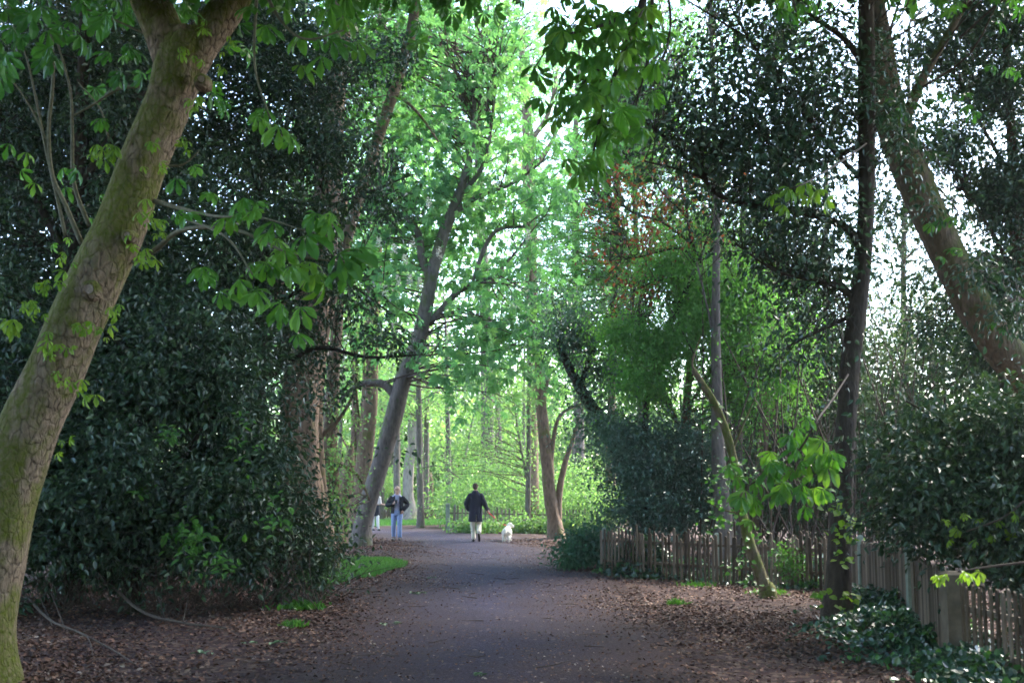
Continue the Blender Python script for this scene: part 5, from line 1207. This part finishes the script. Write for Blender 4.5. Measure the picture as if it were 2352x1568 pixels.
for sx, yo in ((-1, .02), (1, -.04)):      # hind legs: knee forward at the belly, hock back
    limb(mb, [(sx * .075, .04 + yo, .30), (sx * .085, .10 + yo, .20), (sx * .085, -.03 + yo, .125), (sx * .085, .0 + yo, .03)], [.085, .062, .042, .038]); limb(mb, [(sx * .085, 0 + yo, .028), (sx * .085, .05 + yo, .024)], [.034, .028])
for sx, yo in ((-1, .0), (1, .07)):
    limb(mb, [(sx * .075, .46, .30), (sx * .08, .45 + yo * .5, .17), (sx * .08, .47 + yo, .03)], [.07, .046, .038]); limb(mb, [(sx * .08, .47 + yo, .028), (sx * .08, .515 + yo, .024)], [.034, .028])
limb(mb, [(0, -.08, .38), (-.01, -.14, .36), (-.015, -.155, .29), (-.01, -.15, .24)], [.035, .04, .038, .022])   # tail hanging
fuse(mb, 'body', plainmat('cream_white_fur', (.74, .68, .57), .95, .12, 25, .2, .8), dg_, .009, 1, fluff=.022)
mb = MB(); ball(mb, (.2, .612, .482), (.014, .014, .012), 10); mb.build('nose', plainmat('black_nose', (.02, .018, .018), .4, .1, 5), dg_)
mb = MB()
for a in ((.128, .575, .535), (.13, .66, .535)): ball(mb, a, (.01, .01, .01), 8)
mb.build('eyes', plainmat('dog_eye', (.015, .012, .01), .2, .1, 5), dg_)

# red lead from the man's hand to the dog's neck
h0 = np.array(pb.location) + np.array([.395, .05, .885])
R_ = Matrix.Rotation(math.radians(-5), 3, 'Z')
n0 = np.array(Vector(dg_.location) + R_ @ Vector((.0, .53, .49)))
rl = empty('dog_lead', h0, 'red dog lead running from the hand of the man in the coat to the dog', 'dog lead')
MRED = plainmat('red_webbing', (.55, .03, .03), .7, .1, 30)
mb = MB(); e1 = h0 + (n0 - h0) * .33 + np.array([0, 0, -.03])
tube(mb, [h0 + np.array([-.025, 0, .055]), h0 + np.array([-.02, 0, .03]), h0, e1], [.012, .014, .016, .014], 8, 5); mb.build('handle', MRED, rl)
mb = MB(); tube(mb, [e1, e1 + (n0 - e1) * .5 + np.array([0, 0, -.05]), n0], [.005, .005, .006], 6, 6); mb.build('cord', plainmat('dull_red_cord', (.2, .05, .04), .8, .1, 30), rl)
mb = MB(); tube(mb, [e1 + (n0 - e1) * .62 + np.array([0, 0, -.045]), e1 + (n0 - e1) * .85 + np.array([0, 0, -.02])], [.013, .013], 8, 4); mb.build('sleeve', MRED, rl)

# thin volume added in place of lens veil, pales the far trees
mb = MB()
x0, x1, y0, y1, z0, z1 = -130, 130, -30, 150, -1.2, 42
mb.add([[x, y, z] for x in (x0, x1) for y in (y0, y1) for z in (z0, z1)], [[0, 1, 3, 2], [4, 6, 7, 5], [0, 4, 5, 1], [2, 3, 7, 6], [0, 2, 6, 4], [1, 5, 7, 3]])
m = bpy.data.materials.new('lens_veil_air'); m.use_nodes = True; nt = m.node_tree; nt.nodes.clear()
o_ = nt.nodes.new('ShaderNodeOutputMaterial'); v_ = nt.nodes.new('ShaderNodeVolumePrincipled')
v_.inputs['Color'].default_value = (.86, .9, .95, 1); v_.inputs['Density'].default_value = .0004; v_.inputs['Anisotropy'].default_value = .3
nt.links.new(v_.outputs[0], o_.inputs['Volume'])
hz_o = mb.build('lens_veil', m, smooth=False); hz_o['kind'] = 'stuff'
cy.volume_bounces = 1

# tidy helper properties
for o in bpy.data.objects:
    for k in ('_o', '_n'):
        if k in o: del o[k]
